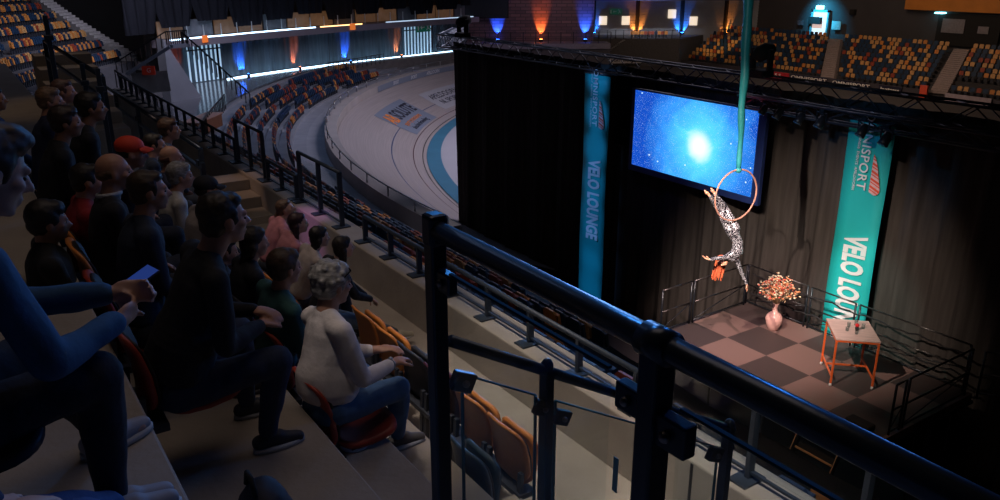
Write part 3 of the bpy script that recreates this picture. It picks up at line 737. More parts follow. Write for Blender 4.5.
def ad(y0, y1, mat, txt, size, lab, tm=letter_white):
    r = thing('advert_board', lab, 'advert', (64.5, (y0 + y1) / 2, 0.32))
    MB().b2((-0.06, (y0 - y1) / 2, -0.28), (0.05, (y1 - y0) / 2, 0.28)).obj('board', mat, r)
    if txt: put_text('lettering', txt, size, tm, r, (-0.08, 0, 0), (0, -1, 0), (0, 0, 1), ext=0.01, sx=1.45, bold=0.01)
ad(44.6, 48.3, ad_dark, 'OMNISPORT', 0.46, 'dark advert board lettered OMNISPORT left of the far stairs')
ad(40.5, 43.9, ad_dark, 'OMNISPORT', 0.44, 'dark advert board lettered OMNISPORT right of the far stairs')
ad(37.6, 39.6, ad_dark, 'business', 0.34, 'small dark advert board with white words beside the red board')
ad(48.6, 51.4, M('ad_red', (0.55, 0.03, 0.05), 0.5), 'S S S', 0.4, 'red advert board at the foot of the far stand')
ad(30.5, 34.0, M('ad_pale', (0.42, 0.36, 0.44), 0.5), '', 0.4, 'pale advert band at the right end of the far stand')
tag(MB().b2((64.3, 35.4, 0.0), (64.5, 36.0, 1.0)).obj('red_post', letter_red), 'red post at the foot of the right far stairs', 'post')
wb = thing('advert_board', 'white advert board lying below the dark terrace stair', 'advert', (58.9, 65.1, 0.62))
MB().box((0, 0, 0), (4.2, 0.1, 0.55), Matrix.Rotation(math.atan2(fd.y, fd.x) + 0.12, 3, 'Z')).obj('board', M('ad_light', (0.42, 0.42, 0.50), 0.5), wb)
MB().box((0, 0, -0.55), (3.6, 0.08, 0.6), Matrix.Rotation(math.atan2(fd.y, fd.x) + 0.12, 3, 'Z')).obj('foot', black_void, wb)
xd = Matrix.Rotation(math.atan2(fd.y, fd.x) + 0.12, 3, 'Z') @ V((1, 0, 0)); nd = V((xd.y, -xd.x, 0)) * 0.07
put_text('lettering', 'SPORT   EVENTS', 0.34, letter_dark, wb, nd, xd, (0, 0, 1), ext=0.01, bold=0.01)

# ================================================================== STAGE, DRAPE, RIG
def fit(me, wdt, hgt):
    co = np.array([v.co for v in me.vertices]); mn = co.min(0); mx = co.max(0); c = (mn + mx) / 2
    for v in me.vertices:
        v.co.x = (v.co.x - c[0]) * wdt / (mx[0] - mn[0]); v.co.y = (v.co.y - c[1]) * hgt / (mx[1] - mn[1])
def fit_text(name, body, wdt, hgt, mat, parent, loc, xdir, ydir, shear=0.2, bold=0.02, space=1.0):
    me = text_mesh(body, 1.0, 0.006, shear=shear, bold=bold, space=space); fit(me, wdt, hgt)
    x = V(xdir).normalized(); y = V(ydir).normalized(); z = x.cross(y)
    R = Matrix((x, y, z)).transposed().to_4x4(); R.translation = V(loc)
    me.transform(R); me.materials.clear(); me.materials.append(mat)
    o = bpy.data.objects.new(name, me); C.objects.link(o); o.parent = parent; return o

def drape_fn(u, v):
    y = 26.5 - 25.0 * u
    f = 0.10 * math.sin(y * 4.1) + 0.06 * math.sin(y * 9.3 + 1.2 + v) + 0.035 * math.sin(y * 19 + v * 1.5)
    return (15.62 + f * (1.15 - 0.4 * v), y, 0.06 + 7.3 * v)
stage_drape_m = M('stage_drape', (0.060, 0.052, 0.048), 0.95, spec=0.08, var=0.2, scale=3, stretch=(4, 4, 0.3))
tag(MB().sheet(drape_fn, 420, 10, th=(0.02, 0, 0)).obj('stage_drape', stage_drape_m, smooth=True), 'huge black stage drape hanging from the truss behind the platform', 'drape')
tag(MB().sheet(lambda u, v: (15.2 + 0.05 * math.sin(u * 30), 16.95 - 0.8 * u + 0.1 * math.sin(v * 3), 5.3 + 1.95 * v ** 0.8), 16, 6, th=(0.02, 0, 0)).obj('drape_end', black_cloth, smooth=True), 'gathered black cloth swag hanging between left banner and screen', 'drape')

def truss(name, p0, p1, w, lab, mat, step=0.55, group=None):
    r = thing(name, lab, 'truss', p0, 0, group); a = V((0, 0, 0)); b = V(p1) - V(p0); d = b.normalized(); n = int(b.length / step)
    side = d.cross(V((0, 0, 1))).normalized(); up = V((0, 0, 1))
    cs = [side * w / 2 + up * w / 2, -side * w / 2 + up * w / 2, side * w / 2 - up * w / 2, -side * w / 2 - up * w / 2]
    for c in cs: MB().tube([a + c, b + c], 0.026, 8).obj('chord', mat, r, True)
    for (i, j) in ((0, 1), (2, 3), (0, 2), (1, 3)):
        m = MB()
        for k in range(n):
            q0, q1 = b * k / n, b * (k + 1) / n
            m.tube([q0 + cs[i if k % 2 else j], q1 + cs[j if k % 2 else i]], 0.014, 6)
        m.obj('lattice', mat, r, True)
    return r
truss_m = M('truss_metal', (0.045, 0.05, 0.065), 0.4, 0.6)
truss('lighting_truss', (15.35, 26.8, 7.42), (15.35, 3.0, 7.42), 0.42, 'long black lattice truss carrying the stage drape', truss_m)
truss('lighting_truss', (14.85, 12.4, 7.12), (14.85, 3.0, 7.12), 0.26, 'second black lattice truss in front, with the spotlights on it', truss_m)
truss('lighting_truss', (15.35, 26.6, 7.35), (19.5, 32.5, 7.1), 0.5, 'short pale lattice truss running back from the left end of the drape', M('truss_pale', (0.30, 0.33, 0.40), 0.4, 0.6), 0.5)

def ring_head(loc, lab, s=1.0, group=None, aim=(0, 0, -1), cat='stage light'):
    r = thing('stage_light', lab, cat, loc, 0, group)
    MB().box((0, 0, 0.33 * s), (0.10 * s, 0.16 * s, 0.12 * s)).obj('clamp', black_paint, r, bevel=0.01)
    m = MB(); m.bar((0, -0.17 * s, 0), (0, -0.17 * s, 0.28 * s), 0.03 * s); m.bar((0, 0.17 * s, 0), (0, 0.17 * s, 0.28 * s), 0.03 * s); m.bar((0, -0.18 * s, 0.28 * s), (0, 0.18 * s, 0.28 * s), 0.04 * s)
    m.obj('yoke', black_paint, r)
    a = V(aim).normalized(); b = MB()
    b.tube([-a * 0.20 * s, -a * 0.16 * s, a * 0.10 * s, a * 0.20 * s], [0.07 * s, 0.13 * s, 0.14 * s, 0.155 * s], 16)
    h = b.obj('lamp_housing', black_paint, r, True)
    MB().tube([a * 0.19 * s, a * 0.21 * s], 0.12 * s, 16).obj('lens', M('lens_dark', (0.05, 0.12, 0.2), 0.1), h, True)
    return r
for (y, z), lab, s in (((11.6, 6.93), 'first spotlight from the left on the truss, right of the screen', 0.9), ((11.2, 6.9), 'second spotlight from the left on the truss, near the screen edge', 1.0), ((10.65, 6.88), 'third spotlight from the left hanging on the truss', 1.0),
                    ((10.15, 6.88), 'fourth spotlight from the left with faint blue lens', 1.1), ((9.2, 6.86), 'spotlight hanging over the top left corner of the teal banner', 1.1), ((8.7, 6.78), 'spotlight hanging over the top right corner of the teal banner', 1.15)):
    ring_head((14.66, y, z + 0.10), lab, s * 0.60, aim=(-0.5, 0.15, -0.8))
def moving_head(loc, lab):
    r = thing('moving_head', lab, 'stage light', loc)
    MB().b2((-0.2, -0.22, 0), (0.2, 0.22, 0.16)).obj('base', black_void, r, bevel=0.02)
    MB().b2((-0.08, -0.27, 0.16), (0.08, -0.2, 0.62)).obj('arm', black_void, r, bevel=0.02)
    MB().b2((-0.08, 0.2, 0.16), (0.08, 0.27, 0.62)).obj('arm', black_void, r, bevel=0.02)
    MB().tube([(-0.22, 0, 0.5), (-0.1, 0, 0.5), (0.1, 0, 0.56), (0.28, 0, 0.6)], [0.1, 0.18, 0.18, 0.14], 14).obj('head', black_void, r, True)
moving_head((15.3, 25.2, 7.62), 'black moving head light standing on the left end of the truss')
moving_head((15.3, 12.3, 7.62), 'black moving head light standing on the truss above the screen corner')
red_led = M('red_led', (1, 0.1, 0.1), emit=(1, 0.02, 0.04), es=6)
tag(MB().b2((14.55, 12.08, 7.1), (14.6, 12.14, 7.34)).obj('status_light', red_led), 'tiny red status light on the truss above the screen corner', 'light')

# screen
sc = thing('led_screen', 'bright blue galaxy picture on the stage screen', 'screen', (15.0, 14.0, 5.92))
MB().b2((-0.02, -2.25, -1.16), (0.10, 2.12, 1.04)).obj('screen_frame', M('screen_frame', (0.02, 0.04, 0.16), 0.4), sc, bevel=0.015)
m = MB(); m.add([(-0.03, 1.98, -0.99), (-0.03, -2.05, -0.99), (-0.03, -2.05, 1.0), (-0.03, 1.98, 1.0)], [(0, 1, 2, 3)]); m.uv = [(0, 0), (2, 0), (2, 1), (0, 1)]
m.obj('screen_picture', galaxy_m, sc)
m = MB(); m.bar((0.3, 1.6, 1.0), (0.3, 1.6, 1.5), 0.05); m.bar((0.3, -1.6, 1.0), (0.3, -1.6, 1.5), 0.05); m.obj('hanger', black_paint, sc)

# banners
def banner(y0, y1, z0, z1, lab, x=15.22):
    yc = (y0 + y1) / 2; r = thing('banner', lab, 'banner', (x, yc, 0)); h = (y1 - y0) / 2
    MB().sheet(lambda u, v: (0.015 * math.sin(v * 9 + u * 2), -h + 2 * h * u, z0 + (z1 - z0) * v), 4, 24, th=(0.012, 0, 0)).obj('cloth', teal_banner, r, True)
    MB().tube([(0.0, -h - 0.04, z1), (0.0, h + 0.04, z1)], 0.03, 8).obj('rod', black_paint, r, True)
    X_, Y_ = (0, 0, -1), (0, -1, 0)
    fit_text('lettering', 'VELO LOUNGE', 2.46, 0.54, letter_white, r, (-0.035, -0.04, 3.47), X_, Y_, shear=-0.10, bold=0.04)
    fit_text('lettering', 'OMNISPORT', 1.6, 0.20, letter_white, r, (-0.035, 0.03, 6.45), X_, Y_, shear=0.0, bold=0.01, space=1.1)
    fit_text('lettering', 'SPORT  BUSINESS  EVENTS  APELDOORN', 1.5, 0.055, letter_white, r, (-0.035, 0.20, 6.36), X_, Y_, shear=0.0, bold=0.0)
    lg = MB()
    n = 30
    def ew(t): return 0.27 * (min(1, t * 1.02) ** 0.62) * (1 - max(0, (t - 0.72) / 0.28) ** 2.2 * 0.55)
    for i in range(n):
        t0, t1 = i / n, (i + 1) / n; lg.mi = (0, 0, 1, 0, 1, 1)[i % 6]
        z0_, z1_ = 6.42 - 0.78 * t0, 6.42 - 0.78 * t1
        lg.add([(-0.03, -0.15, z0_), (-0.03, -0.15, z1_), (-0.03, -0.15 - ew(t1), z1_ - ew(t1) * 0.42), (-0.03, -0.15 - ew(t0), z0_ - ew(t0) * 0.42)], [(0, 1, 2, 3)])
    lg.obj('striped_emblem', [letter_red, M('letter_pink', (0.75, 0.5, 0.5), 0.5)], r)
    return r
banner(17.27, 18.35, 0.15, 7.12, 'narrow dim blue VELO LOUNGE banner on the left of the drape')
banner(8.87, 9.86, 1.9, 7.05, 'brightly lit teal VELO LOUNGE banner behind the stage table')

# platform
pf = thing('stage_platform', 'raised stage platform with checkered carpet tiles', 'stage', (0, 0, 0))
MB().b2((11.7, 6.3, 2.36), (14.75, 11.52, 2.5)).obj('deck', checker_m, pf)
ck = NL(checker_m)[0]
for n_ in ck:
    if n_.type == 'MAPPING': n_.inputs['Location'].default_value = (-12.85 + 0.0, -11.52, -1.985)
MB().b2((11.67, 6.27, 2.30), (14.78, 11.55, 2.355)).obj('edge_frame', black_paint, pf)
for x in (12.2, 13.4, 14.6):
    for y in (6.5, 8.9, 11.3): MB().tube([(x, y, 0), (x, y, 2.3)], 0.03, 8).obj('leg', black_paint, pf)
def guard(name, pts, h, lab, lower=0.5, light=False, z0=2.5, pairs=True):
    r = thing(name, lab, 'railing', (pts[0][0], pts[0][1], z0)); o = V((pts[0][0], pts[0][1]) + (0,))
    P = [V((p[0], p[1], 0)) - o for p in pts]
    for i in range(len(P) - 1):
        a, b = P[i], P[i + 1]; d = (b - a).normalized(); a2, b2 = a + d * 0.05, b - d * 0.05
        for z in (h, h * lower, 0.06): MB().tube([a2 + V((0, 0, z)), b2 + V((0, 0, z))], 0.018, 8).obj('rail', rail_steel if z > 0.1 else black_paint, r, True)
        MB().tube([a2 + V((0, 0, 0.08)), b2 + V((0, 0, h * lower))], 0.010, 6).obj('brace', black_paint, r, True)
        for q in (a2, b2): MB().tube([q + V((0, 0, -0.05)), q + V((0, 0, h))], 0.022, 8).obj('post', black_paint, r, True)
    return r
rail_steel = M('rail_steel', (0.09, 0.085, 0.085), 0.3, 0.8)
guard('stage_railing', [(14.68, 11.6), (14.68, 9.9), (14.68, 8.75), (14.68, 6.4)], 0.95, 'black tube guard rail along the back edge of the stage')
guard('stage_railing', [(11.75, 11.42), (12.75, 11.45), (14.6, 11.5)], 1.0, 'black tube guard rail at the left end of the stage, blue lit')
guard('stage_railing', [(12.1, 6.35), (12.5, 6.35), (14.6, 6.35)], 0.95, 'black tube guard rail at the right end of the stage by the stairs')
guard('stage_railing', [(14.7, 6.25), (15.2, 5.6), (15.2, 4.2)], 0.9, 'dark guard rail going down right of the stage corner')
tag(MB().b2((11.85, 6.55, 2.5), (12.1, 7.0, 2.62)).obj('floor_monitor', black_void, bevel=0.03), 'small black box on the right front edge of the stage', 'loudspeaker')
fs = thing('stage_stairs', 'steps with lit metal edges going down from the stage front', 'stairs', (11.5, 7.16, 0))
edge_m = M('step_edge', (0.80, 0.45, 0.26), 0.4, 0.3)
for k in range(7):
    x = -0.145 * k; z = 2.25 - 0.3 * k
    MB().b2((x, -0.37, z - 0.04), (x + 0.2, 0.37, z)).obj('step', black_void, fs)
    MB().b2((x - 0.02, -0.37, z - 0.03), (x, 0.37, z + 0.004)).obj('step_edge', edge_m, fs)
for s in (-0.40, 0.40):
    MB().bar((0.13, s, 2.45), (-0.98, s, 0.15), 0.03, 0.1).obj('side_rail', black_paint, fs)
    MB().bar((0.05, s * 1.03, 2.47), (-1.05, s * 1.03, 0.2), 0.012, 0.012).obj('rail_edge', edge_m, fs)
spot((8.6, 7.2, 7.5), (11.3, 7.2, 1.7), 200, (1, 0.66, 0.42), 30, 0.6, 0.05)

for j, (z, lab) in enumerate(((0.80, 'black cable looped along the top of the stage back railing'), (0.36, 'black cable looped along the middle of the stage back railing'))):
    pts = [(14.63, 11.4 - 0.1 * i, 2.5 + z - 0.05 * abs(math.sin(i * 0.31 + j)) - 0.015 * math.sin(i * 1.7)) for i in range(50)]
    tag(MB().tube(pts, 0.016, 6).obj('cable', black_void, smooth=True), lab, 'cable')
# table with drinks
tb = thing('stage_table', 'orange steel framed high table with pinkish wooden top on stage', 'table', (13.40, 8.02, 2.5), math.radians(-44))
hx, hy = 0.37, 0.45
MB().b2((-hx - 0.02, -hy - 0.02, 0.955), (hx + 0.02, hy + 0.02, 0.99)).obj('tabletop', table_wood, tb, bevel=0.006)
m = MB()
for s in (-1, 1): m.bar((s * hx, -hy, 0.935), (s * hx, hy, 0.935), 0.035); m.bar((-hx, s * hy, 0.935), (hx, s * hy, 0.935), 0.035)
m.obj('top_frame', table_metal, tb, bevel=0.004)
for sx in (-1, 1):
    for sy in (-1, 1):
        lg = MB().bar((sx * hx, sy * hy, 0.06), (sx * hx, sy * hy, 0.93), 0.036).obj('leg', table_metal, tb, bevel=0.004)
        MB().lathe((sx * hx, sy * hy, 0), [(0.012, 0), (0.028, 0.01), (0.028, 0.045), (0.012, 0.06)], 10).obj('foot', M('foot_white', (0.6, 0.58, 0.56), 0.4), lg, True)
for sx in (-1, 1): MB().bar((sx * hx, -hy, 0.2), (sx * hx, hy, 0.2), 0.03).obj('stretcher', table_metal, tb)
MB().bar((-hx, 0.1, 0.2), (hx, 0.1, 0.2), 0.03).obj('stretcher', table_metal, tb)
def on_table(x, y):
    a_ = math.radians(-44); return V((13.40 + x * math.cos(a_) - y * math.sin(a_), 8.02 + x * math.sin(a_) + y * math.cos(a_), 3.491))
for x, y, h, lab in ((0.1, 0.22, 0.12, 'tall clear drinking glass farthest left on the orange table'), (-0.05, 0.12, 0.09, 'short clear glass left of the red flower'), (0.2, 0.08, 0.10, 'clear glass at the back of the orange table'), (-0.12, -0.08, 0.08, 'short clear glass in front of the red flower'), (0.02, -0.20, 0.09, 'clear glass rightmost on the orange table')):
    g = tag(MB().lathe((0, 0, 0), [(0.028, 0), (0.036, h), (0.033, h), (0.026, 0.008), (0.001, 0.008)], 14).obj('drinking_glass', clear_plastic, smooth=True, loc=on_table(x, y)), lab, 'glass')
fl = thing('red_flower', 'single red flower head in a small dark pot on the orange table', 'flower', on_table(0.06, -0.03))
MB().lathe((0, 0, 0), [(0.025, 0), (0.035, 0.05), (0.030, 0.07)], 12).obj('pot', black_void, fl, True)
m = MB(); m.ell((0, 0, 0.10), (0.035, 0.035, 0.03))
for i in range(6): m.ell((0.022 * math.cos(i), 0.022 * math.sin(i), 0.11), (0.02, 0.014, 0.022))
m.obj('petals', M('petal_red', (0.75, 0.02, 0.03), 0.5), fl, True)

# vase with flowers
vz = thing('flower_vase', 'bulbous pink ceramic vase with a big orange dried bouquet', 'vase', (14.0, 10.22, 2.5))
MB().lathe((0, 0, 0), [(0.10, 0), (0.125, 0.02), (0.18, 0.16), (0.205, 0.28), (0.195, 0.36), (0.14, 0.44), (0.07, 0.49), (0.058, 0.56), (0.06, 0.66), (0.085, 0.72), (0.07, 0.72), (0.05, 0.66)], 28).obj('vase_body', vase_m, vz, True)
rnd = random.Random(3); stems = MB(); leaves = MB(); blooms = [MB(), MB(), MB()]
for i in range(85):
    a_ = rnd.uniform(0, 2 * PI); e_ = rnd.uniform(0.02, 1.1); L2 = rnd.uniform(0.30, 0.66)
    d_ = V((math.sin(e_) * math.cos(a_), math.sin(e_) * math.sin(a_), math.cos(e_))); base = V((0, 0, 0.66))
    tip = base + V((0, 0, 0.12)) + d_ * L2
    stems.tube([base, base + V((0, 0, 0.1)) + d_ * L2 * 0.4, tip], 0.004, 4)
    for j in range(5):
        q = tip + V((rnd.uniform(-.07, .07), rnd.uniform(-.07, .07), rnd.uniform(-.08, .10)))
        s_ = rnd.uniform(0.014, 0.034)
        blooms[rnd.choice((0, 0, 1, 2, 2))].ell(q, (s_, s_, s_ * 0.7), n=6)
    for j in range(3):
        q = base + (tip - base) * rnd.uniform(0.4, 0.95); w_ = V((rnd.uniform(-1, 1), rnd.uniform(-1, 1), rnd.uniform(-1, 1))).normalized()
        leaves.add([q, q + w_ * 0.05 + d_ * 0.02, q + w_ * 0.09, q + w_ * 0.05 - d_ * 0.02 + V((0, 0, .01))], [(0, 1, 2, 3)])
stems.obj('stems', M('stem_brown', (0.35, 0.24, 0.12), 0.7), vz)
leaves.obj('leaves', M('leaf_cream', (0.72, 0.56, 0.34), 0.6), vz)
for b_, nm, c_ in zip(blooms, ('orange_blossoms', 'red_blossoms', 'cream_blossoms'), ((0.85, 0.33, 0.14), (0.70, 0.12, 0.08), (0.90, 0.76, 0.55))):
    b_.obj(nm, M(nm, c_, 0.6, var=0.25, scale=20), vz)

vz.scale = (0.88, 0.88, 0.86)
# aerial hoop on its teal silk
hc = V((11.88, 9.82, 5.94)); vd = V((hc.x, hc.y, 0)).normalized(); rgt = V((vd.y, -vd.x, 0)); hr = (rgt * 0.74 + vd * 0.67).normalized()
hp = thing('aerial_hoop', 'pinkish taped aerial hoop hanging from the teal silk', 'hoop', hc)
MB().tube([hr * 0.49 * math.cos(a_) + V((0, 0, 0.49 * math.sin(a_))) for a_ in [2 * PI * k / 48 for k in range(48)]], 0.016, 10, closed=True).obj('ring', hoop_m, hp, True)
top = V((0.40, 0.30, 5.2)); 
silk = thing('teal_silk', 'long teal fabric strap running up from the hoop', 'silk', hc + V((0, 0, 0.49)))
m = MB(); pts = []; rr_ = []
for i in range(40):
    f = i / 39; p = V((0.25, 0.42, 4.6)) * f + V((0.01 * math.sin(f * 20), 0.008 * math.sin(f * 31), 0)); pts.append(p); rr_.append(0.040 + 0.045 * min(1, f * 2.2) + 0.006 * math.sin(f * 40))
m.tube(pts, rr_, 12); m.obj('fabric', teal_silk, silk, True)
MB().ell((0, 0, -0.01), (0.06, 0.06, 0.055)).obj('knot', teal_silk, silk, True)

# ================================================================== NEAR RAILINGS
RX = 1.02; RZ = 9.335
gr = thing('guard_rail', 'thick dark handrail with square posts in the foreground, nearest the camera', 'railing', (RX, 1.84, 7.485))
def cyl(a, b, r, n=20): return MB().tube([a, b], r, n)
cyl((0, 0, 1.845), (0, -1.9, 1.845), 0.027).obj('top_rail', rail_paint, gr, True)
MB().b2((-0.024, -0.024, 0), (0.024, 0.024, 1.885)).obj('post', rail_paint, gr, bevel=0.006)
MB().b2((-0.028, -0.030, 1.80), (0.028, 0.030, 1.89)).obj('post_cap', rail_paint, gr, bevel=0.012)
MB().b2((-0.028, -0.85 - 0.024, 0), (0.028, -0.85 + 0.024, 1.84)).obj('post', rail_paint, gr, bevel=0.006)
MB().tube([(0, -0.85 - 0.035, 1.845), (0, -0.85 + 0.035, 1.845)], 0.035, 20).obj('rail_joint', rail_paint, gr, True)
edge_dark = M('glass_edge_dark', (0.02, 0.05, 0.07), 0.8, spec=0.1)
bolt_m = M('bolt_steel', (0.25, 0.22, 0.22), 0.35, 0.9)
def clamp(p, parent, along_y=True, side=1, s=1.0, tilt=0.0):
    R = Matrix.Rotation(tilt, 3, 'X') if along_y else Matrix.Rotation(tilt, 3, 'Y')
    d = (0.03 * s, 0.075 * s, 0.06 * s) if along_y else (0.075 * s, 0.03 * s, 0.06 * s)
    c = MB().box(p, d, R).obj('clamp', rail_paint, parent, bevel=0.005)
    q = V(p) + (V((-0.02 * s, 0, 0)) if along_y else V((0, -0.02 * s, 0)))
    MB().ell(q, 0.011 * s, n=10).obj('bolt', bolt_m, c, True)
clamp((0, -0.055, 1.71), gr); clamp((0, -0.79, 1.70), gr); clamp((0, -0.905, 1.68), gr, s=1.15)
gp = tag(MB().b2((RX - 0.005, 1.12, 7.9), (RX + 0.005, 1.76, 9.22)).obj('glass_panel', glass_m), 'clear glass pane between the two foreground rail posts', 'glass pane')
MB().b2((RX - 0.005, 1.12, 9.222), (RX + 0.005, 1.76, 9.228)).obj('glass_edge', edge_dark, gp)
gp = tag(MB().b2((RX - 0.005, 0.1, 7.9), (RX + 0.005, 0.92, 9.22)).obj('glass_panel', glass_m), 'clear glass pane right of the thick foreground rail post', 'glass pane')
MB().b2((RX - 0.005, 0.1, 9.222), (RX + 0.005, 0.92, 9.228)).obj('glass_edge', edge_dark, gp)
# descending stair rail with glass
sr = thing('stair_rail', 'slim dark handrail with glass going down the aisle steps, behind the foreground posts', 'railing', (1.06, 1.84, 9.0))
sl = (8.51 - 9.0) / (1.9 - 1.04)
def srp(x, dz=0.0, y=0.0): return V((x - 1.06, y, (x - 1.04) * sl + dz))
cyl(srp(1.06), srp(2.34), 0.018).obj('top_rail', rail_paint, sr, True)
for x in (1.41, 2.32):
    p = srp(x); z0 = (7.5 if x < 1.42 else 6.78) - 9.0
    MB().b2((p.x - 0.016, -0.02, z0), (p.x + 0.016, 0.02, p.z + 0.01)).ell((p.x, 0, p.z + 0.015), (0.022, 0.022, 0.03)).obj('post', rail_paint, sr, bevel=0.003)
clamp(srp(1.395, -0.135), sr, False, tilt=0.45, s=0.85); clamp(srp(1.475, -0.15), sr, False, tilt=0.45, s=0.85); clamp(srp(1.10, -0.12), sr, False, tilt=0.45); clamp(srp(2.25, -0.13), sr, False, tilt=0.45)
def slope_glass(x0, x1, z1, lab):
    m = MB(); a, b = V((x0, 1.84, 9.0 + (x0 - 1.04) * sl - 0.10)), V((x1, 1.84, 9.0 + (x1 - 1.04) * sl - 0.10))
    o = V((0, 0.008, 0)); P = [V((x0, 1.84, z1)), V((x1, 1.84, z1)), b, a]
    m.add(P + [p + o for p in P], [(0, 1, 2, 3), (7, 6, 5, 4), (0, 4, 5, 1), (1, 5, 6, 2), (2, 6, 7, 3), (3, 7, 4, 0)])
    g = tag(m.obj('glass_panel', glass_m), lab, 'glass pane')
    MB().bar(a + V((0, 0.004, 0.003)), b + V((0, 0.004, 0.003)), 0.010, 0.005).bar(V((x0, 1.844, z1)), a + V((0, 0.004, 0)), 0.006, 0.010).bar(V((x1, 1.844, z1)), b + V((0, 0.004, 0)), 0.006, 0.010).obj('glass_edge', glass_edge, g)
slope_glass(1.10, 1.37, 7.8, 'glass pane under the slim stair rail, left of its round topped post')
slope_glass(1.45, 2.27, 7.1, 'glass pane under the slim stair rail, right of its round topped post')
tag(MB().b2((0, -0.012, -0.14), (0.003, 0.012, 0.0)).obj('label_strip', M('strip_pale', (0.25, 0.5, 0.55), 0.5), loc=(1.72, 1.835, 8.36)), 'short pale blue strip stuck to the glass by the thick post', 'sticker')

# parapet railing: low lengths and two taller glass-fronted lengths
prm = M('parapet_rail_paint', (0.035, 0.05, 0.075), 0.5, 0.2, var=0.15)
def prail(y0, y1, h, n, lab, glass=False):
    r = thing('parapet_railing', lab, 'railing', (4.12, y0, 6.64))
    L3 = y1 - y0
    cyl((0, -0.02, h), (0, L3 + 0.02, h), 0.025, 12).obj('top_rail', prm, r, True)
    MB().b2((-0.012, 0, 0.05), (0.012, L3, 0.07)).obj('bottom_bar', prm, r)
    for i in range(n):
        y = L3 * i / max(1, n - 1)
        p = MB().b2((-0.03, y - 0.018, 0), (0.03, y + 0.018, h)).obj('post', prm, r)
        MB().b2((-0.13, y - 0.075, 0), (0.09, y + 0.075, 0.018)).obj('base_plate', prm, p)
    if glass:
        g = MB().b2((-0.004, 0.06, 0.1), (0.004, L3 - 0.06, h - 0.08)).obj('glass', glass_m, r)
prail(-2.0, 3.9, 0.62, 8, 'taller parapet railing at lower right, behind the foreground rail', True)
prail(4.2, 9.26, 0.33, 8, 'low parapet railing behind the front row and the stair rail')
prail(10.0, 11.5, 0.76, 3, 'tall three post length of parapet railing above the pink lit wall', True)
prail(11.7, 13.0, 0.36, 3, 'low parapet railing between the two tall lengths')
prail(13.15, 14.6, 0.78, 3, 'tall three post length of parapet railing farther left', True)
prail(14.75, 25.5, 0.40, 16, 'low parapet railing running away to the upper left')
# mid-left glass balustrade behind the audience
def balustrade(x, y0, y1, z, hb, posts, lab):
    r = thing('balustrade', lab, 'railing', (x, y0, z - hb)); L3 = y1 - y0
    cyl((0, 0, hb), (0, L3, hb), 0.03, 12).obj('top_rail', rail_paint, r, True)
    MB().b2((-0.02, 0, hb - 0.30), (0.02, L3, hb - 0.26)).obj('lower_rail', rail_paint, r)
    for i in range(posts):
        y = L3 * i / (posts - 1)
        p = MB().b2((-0.03, y - 0.03, -0.3), (0.03, y + 0.03, hb)).obj('post', rail_paint, r)
        for s in (-1, 1): MB().box((-0.02, y + s * 0.09, hb - 0.2), (0.05, 0.12, 0.07)).obj('clamp', rail_paint, p)
        if i < posts - 1:
            y2 = L3 * (i + 1) / (posts - 1)
            g = MB().b2((-0.005, y + 0.12, 0.0), (0.005, y2 - 0.12, hb - 0.08)).obj('glass', glass_m, r)
balustrade(2.62, 11.0, 25.0, 7.72, 0.95, 8, 'long glass balustrade with dark rail running away behind the audience')
balustrade(1.52, 10.6, 16.2, 8.78, 1.35, 2, 'dark balustrade at upper left above the seated heads')
for x, y, h, z0, lab in ((1.0, 10.15, 2.0, 7.5, 'tall dark post at far upper left beside the pale steps'), (1.45, 10.35, 1.9, 7.0, 'tall dark post above the heads, right one of the pair'), (1.38, 11.0, 1.9, 7.0, 'tall dark post above the heads, left one of the pair')):
    r = thing('rail_post', lab, 'post', (x, y, z0))
    MB().b2((-0.024, -0.024, 0), (0.024, 0.024, h)).obj('shaft', rail_paint, r, bevel=0.006)
    MB().b2((-0.045, -0.03, h - 0.26), (0.045, 0.03, h - 0.20)).obj('clamp', rail_paint, r, bevel=0.006)
# railings round the small vomitory at upper left and beside the end block
def simple_rail(pts, h, lab, n=8, cat='railing'):
    r = thing('railing', lab, cat, pts[0]); o = V(pts[0])
    for i in range(len(pts) - 1):
        a, b = V(pts[i]) - o, V(pts[i + 1]) - o
        MB().bar(a + V((0, 0, h)), b + V((0, 0, h)), 0.06).obj('rail', black_paint, r)
        for k in range(n + 1):
            q = a.lerp(b, k / n); MB().bar(q, q + V((0, 0, h)), 0.045).obj('baluster', rail_steel, r)
simple_rail([(7.0, 43.9, 4.9), (9.3, 43.1, 6.3), (10.4, 43.5, 6.3)], 0.65, 'dark barred railing over the small vomitory at upper left', 10)
simple_rail([(10.1, 43.3, 6.2), (12.6, 41.5, 3.2)], 0.7, 'dark barred railing on top of the pale wedge wall', 14)
simple_rail([(6.6, 42.0, 4.6), (7.6, 38.6, 3.6)], 0.8, 'dark barred railing left of the vomitory going down', 12)
simple_rail([bt(45.9, 27, 3.0), bt(45.9, 19, 3.0), bt(46.3, 13, 3.0), bt(46.3, 8, 3.0)], 0.75, 'curved barred railing between glossy ring floor and lower seats', 12)
simple_rail([bt(54.1, 44.8, 7.6) + V((-4.2, 1, 0.8)), bt(54.1, 44.8, 6.2)], 0.9, 'thin railing beside the end block stairs at the top', 9)
simple_rail([bt(44.2, 46, 3.0), bt(43.6, 56, 2.9)], 0.7, 'low barred railing behind the bend seats, right of the blue beam', 12)

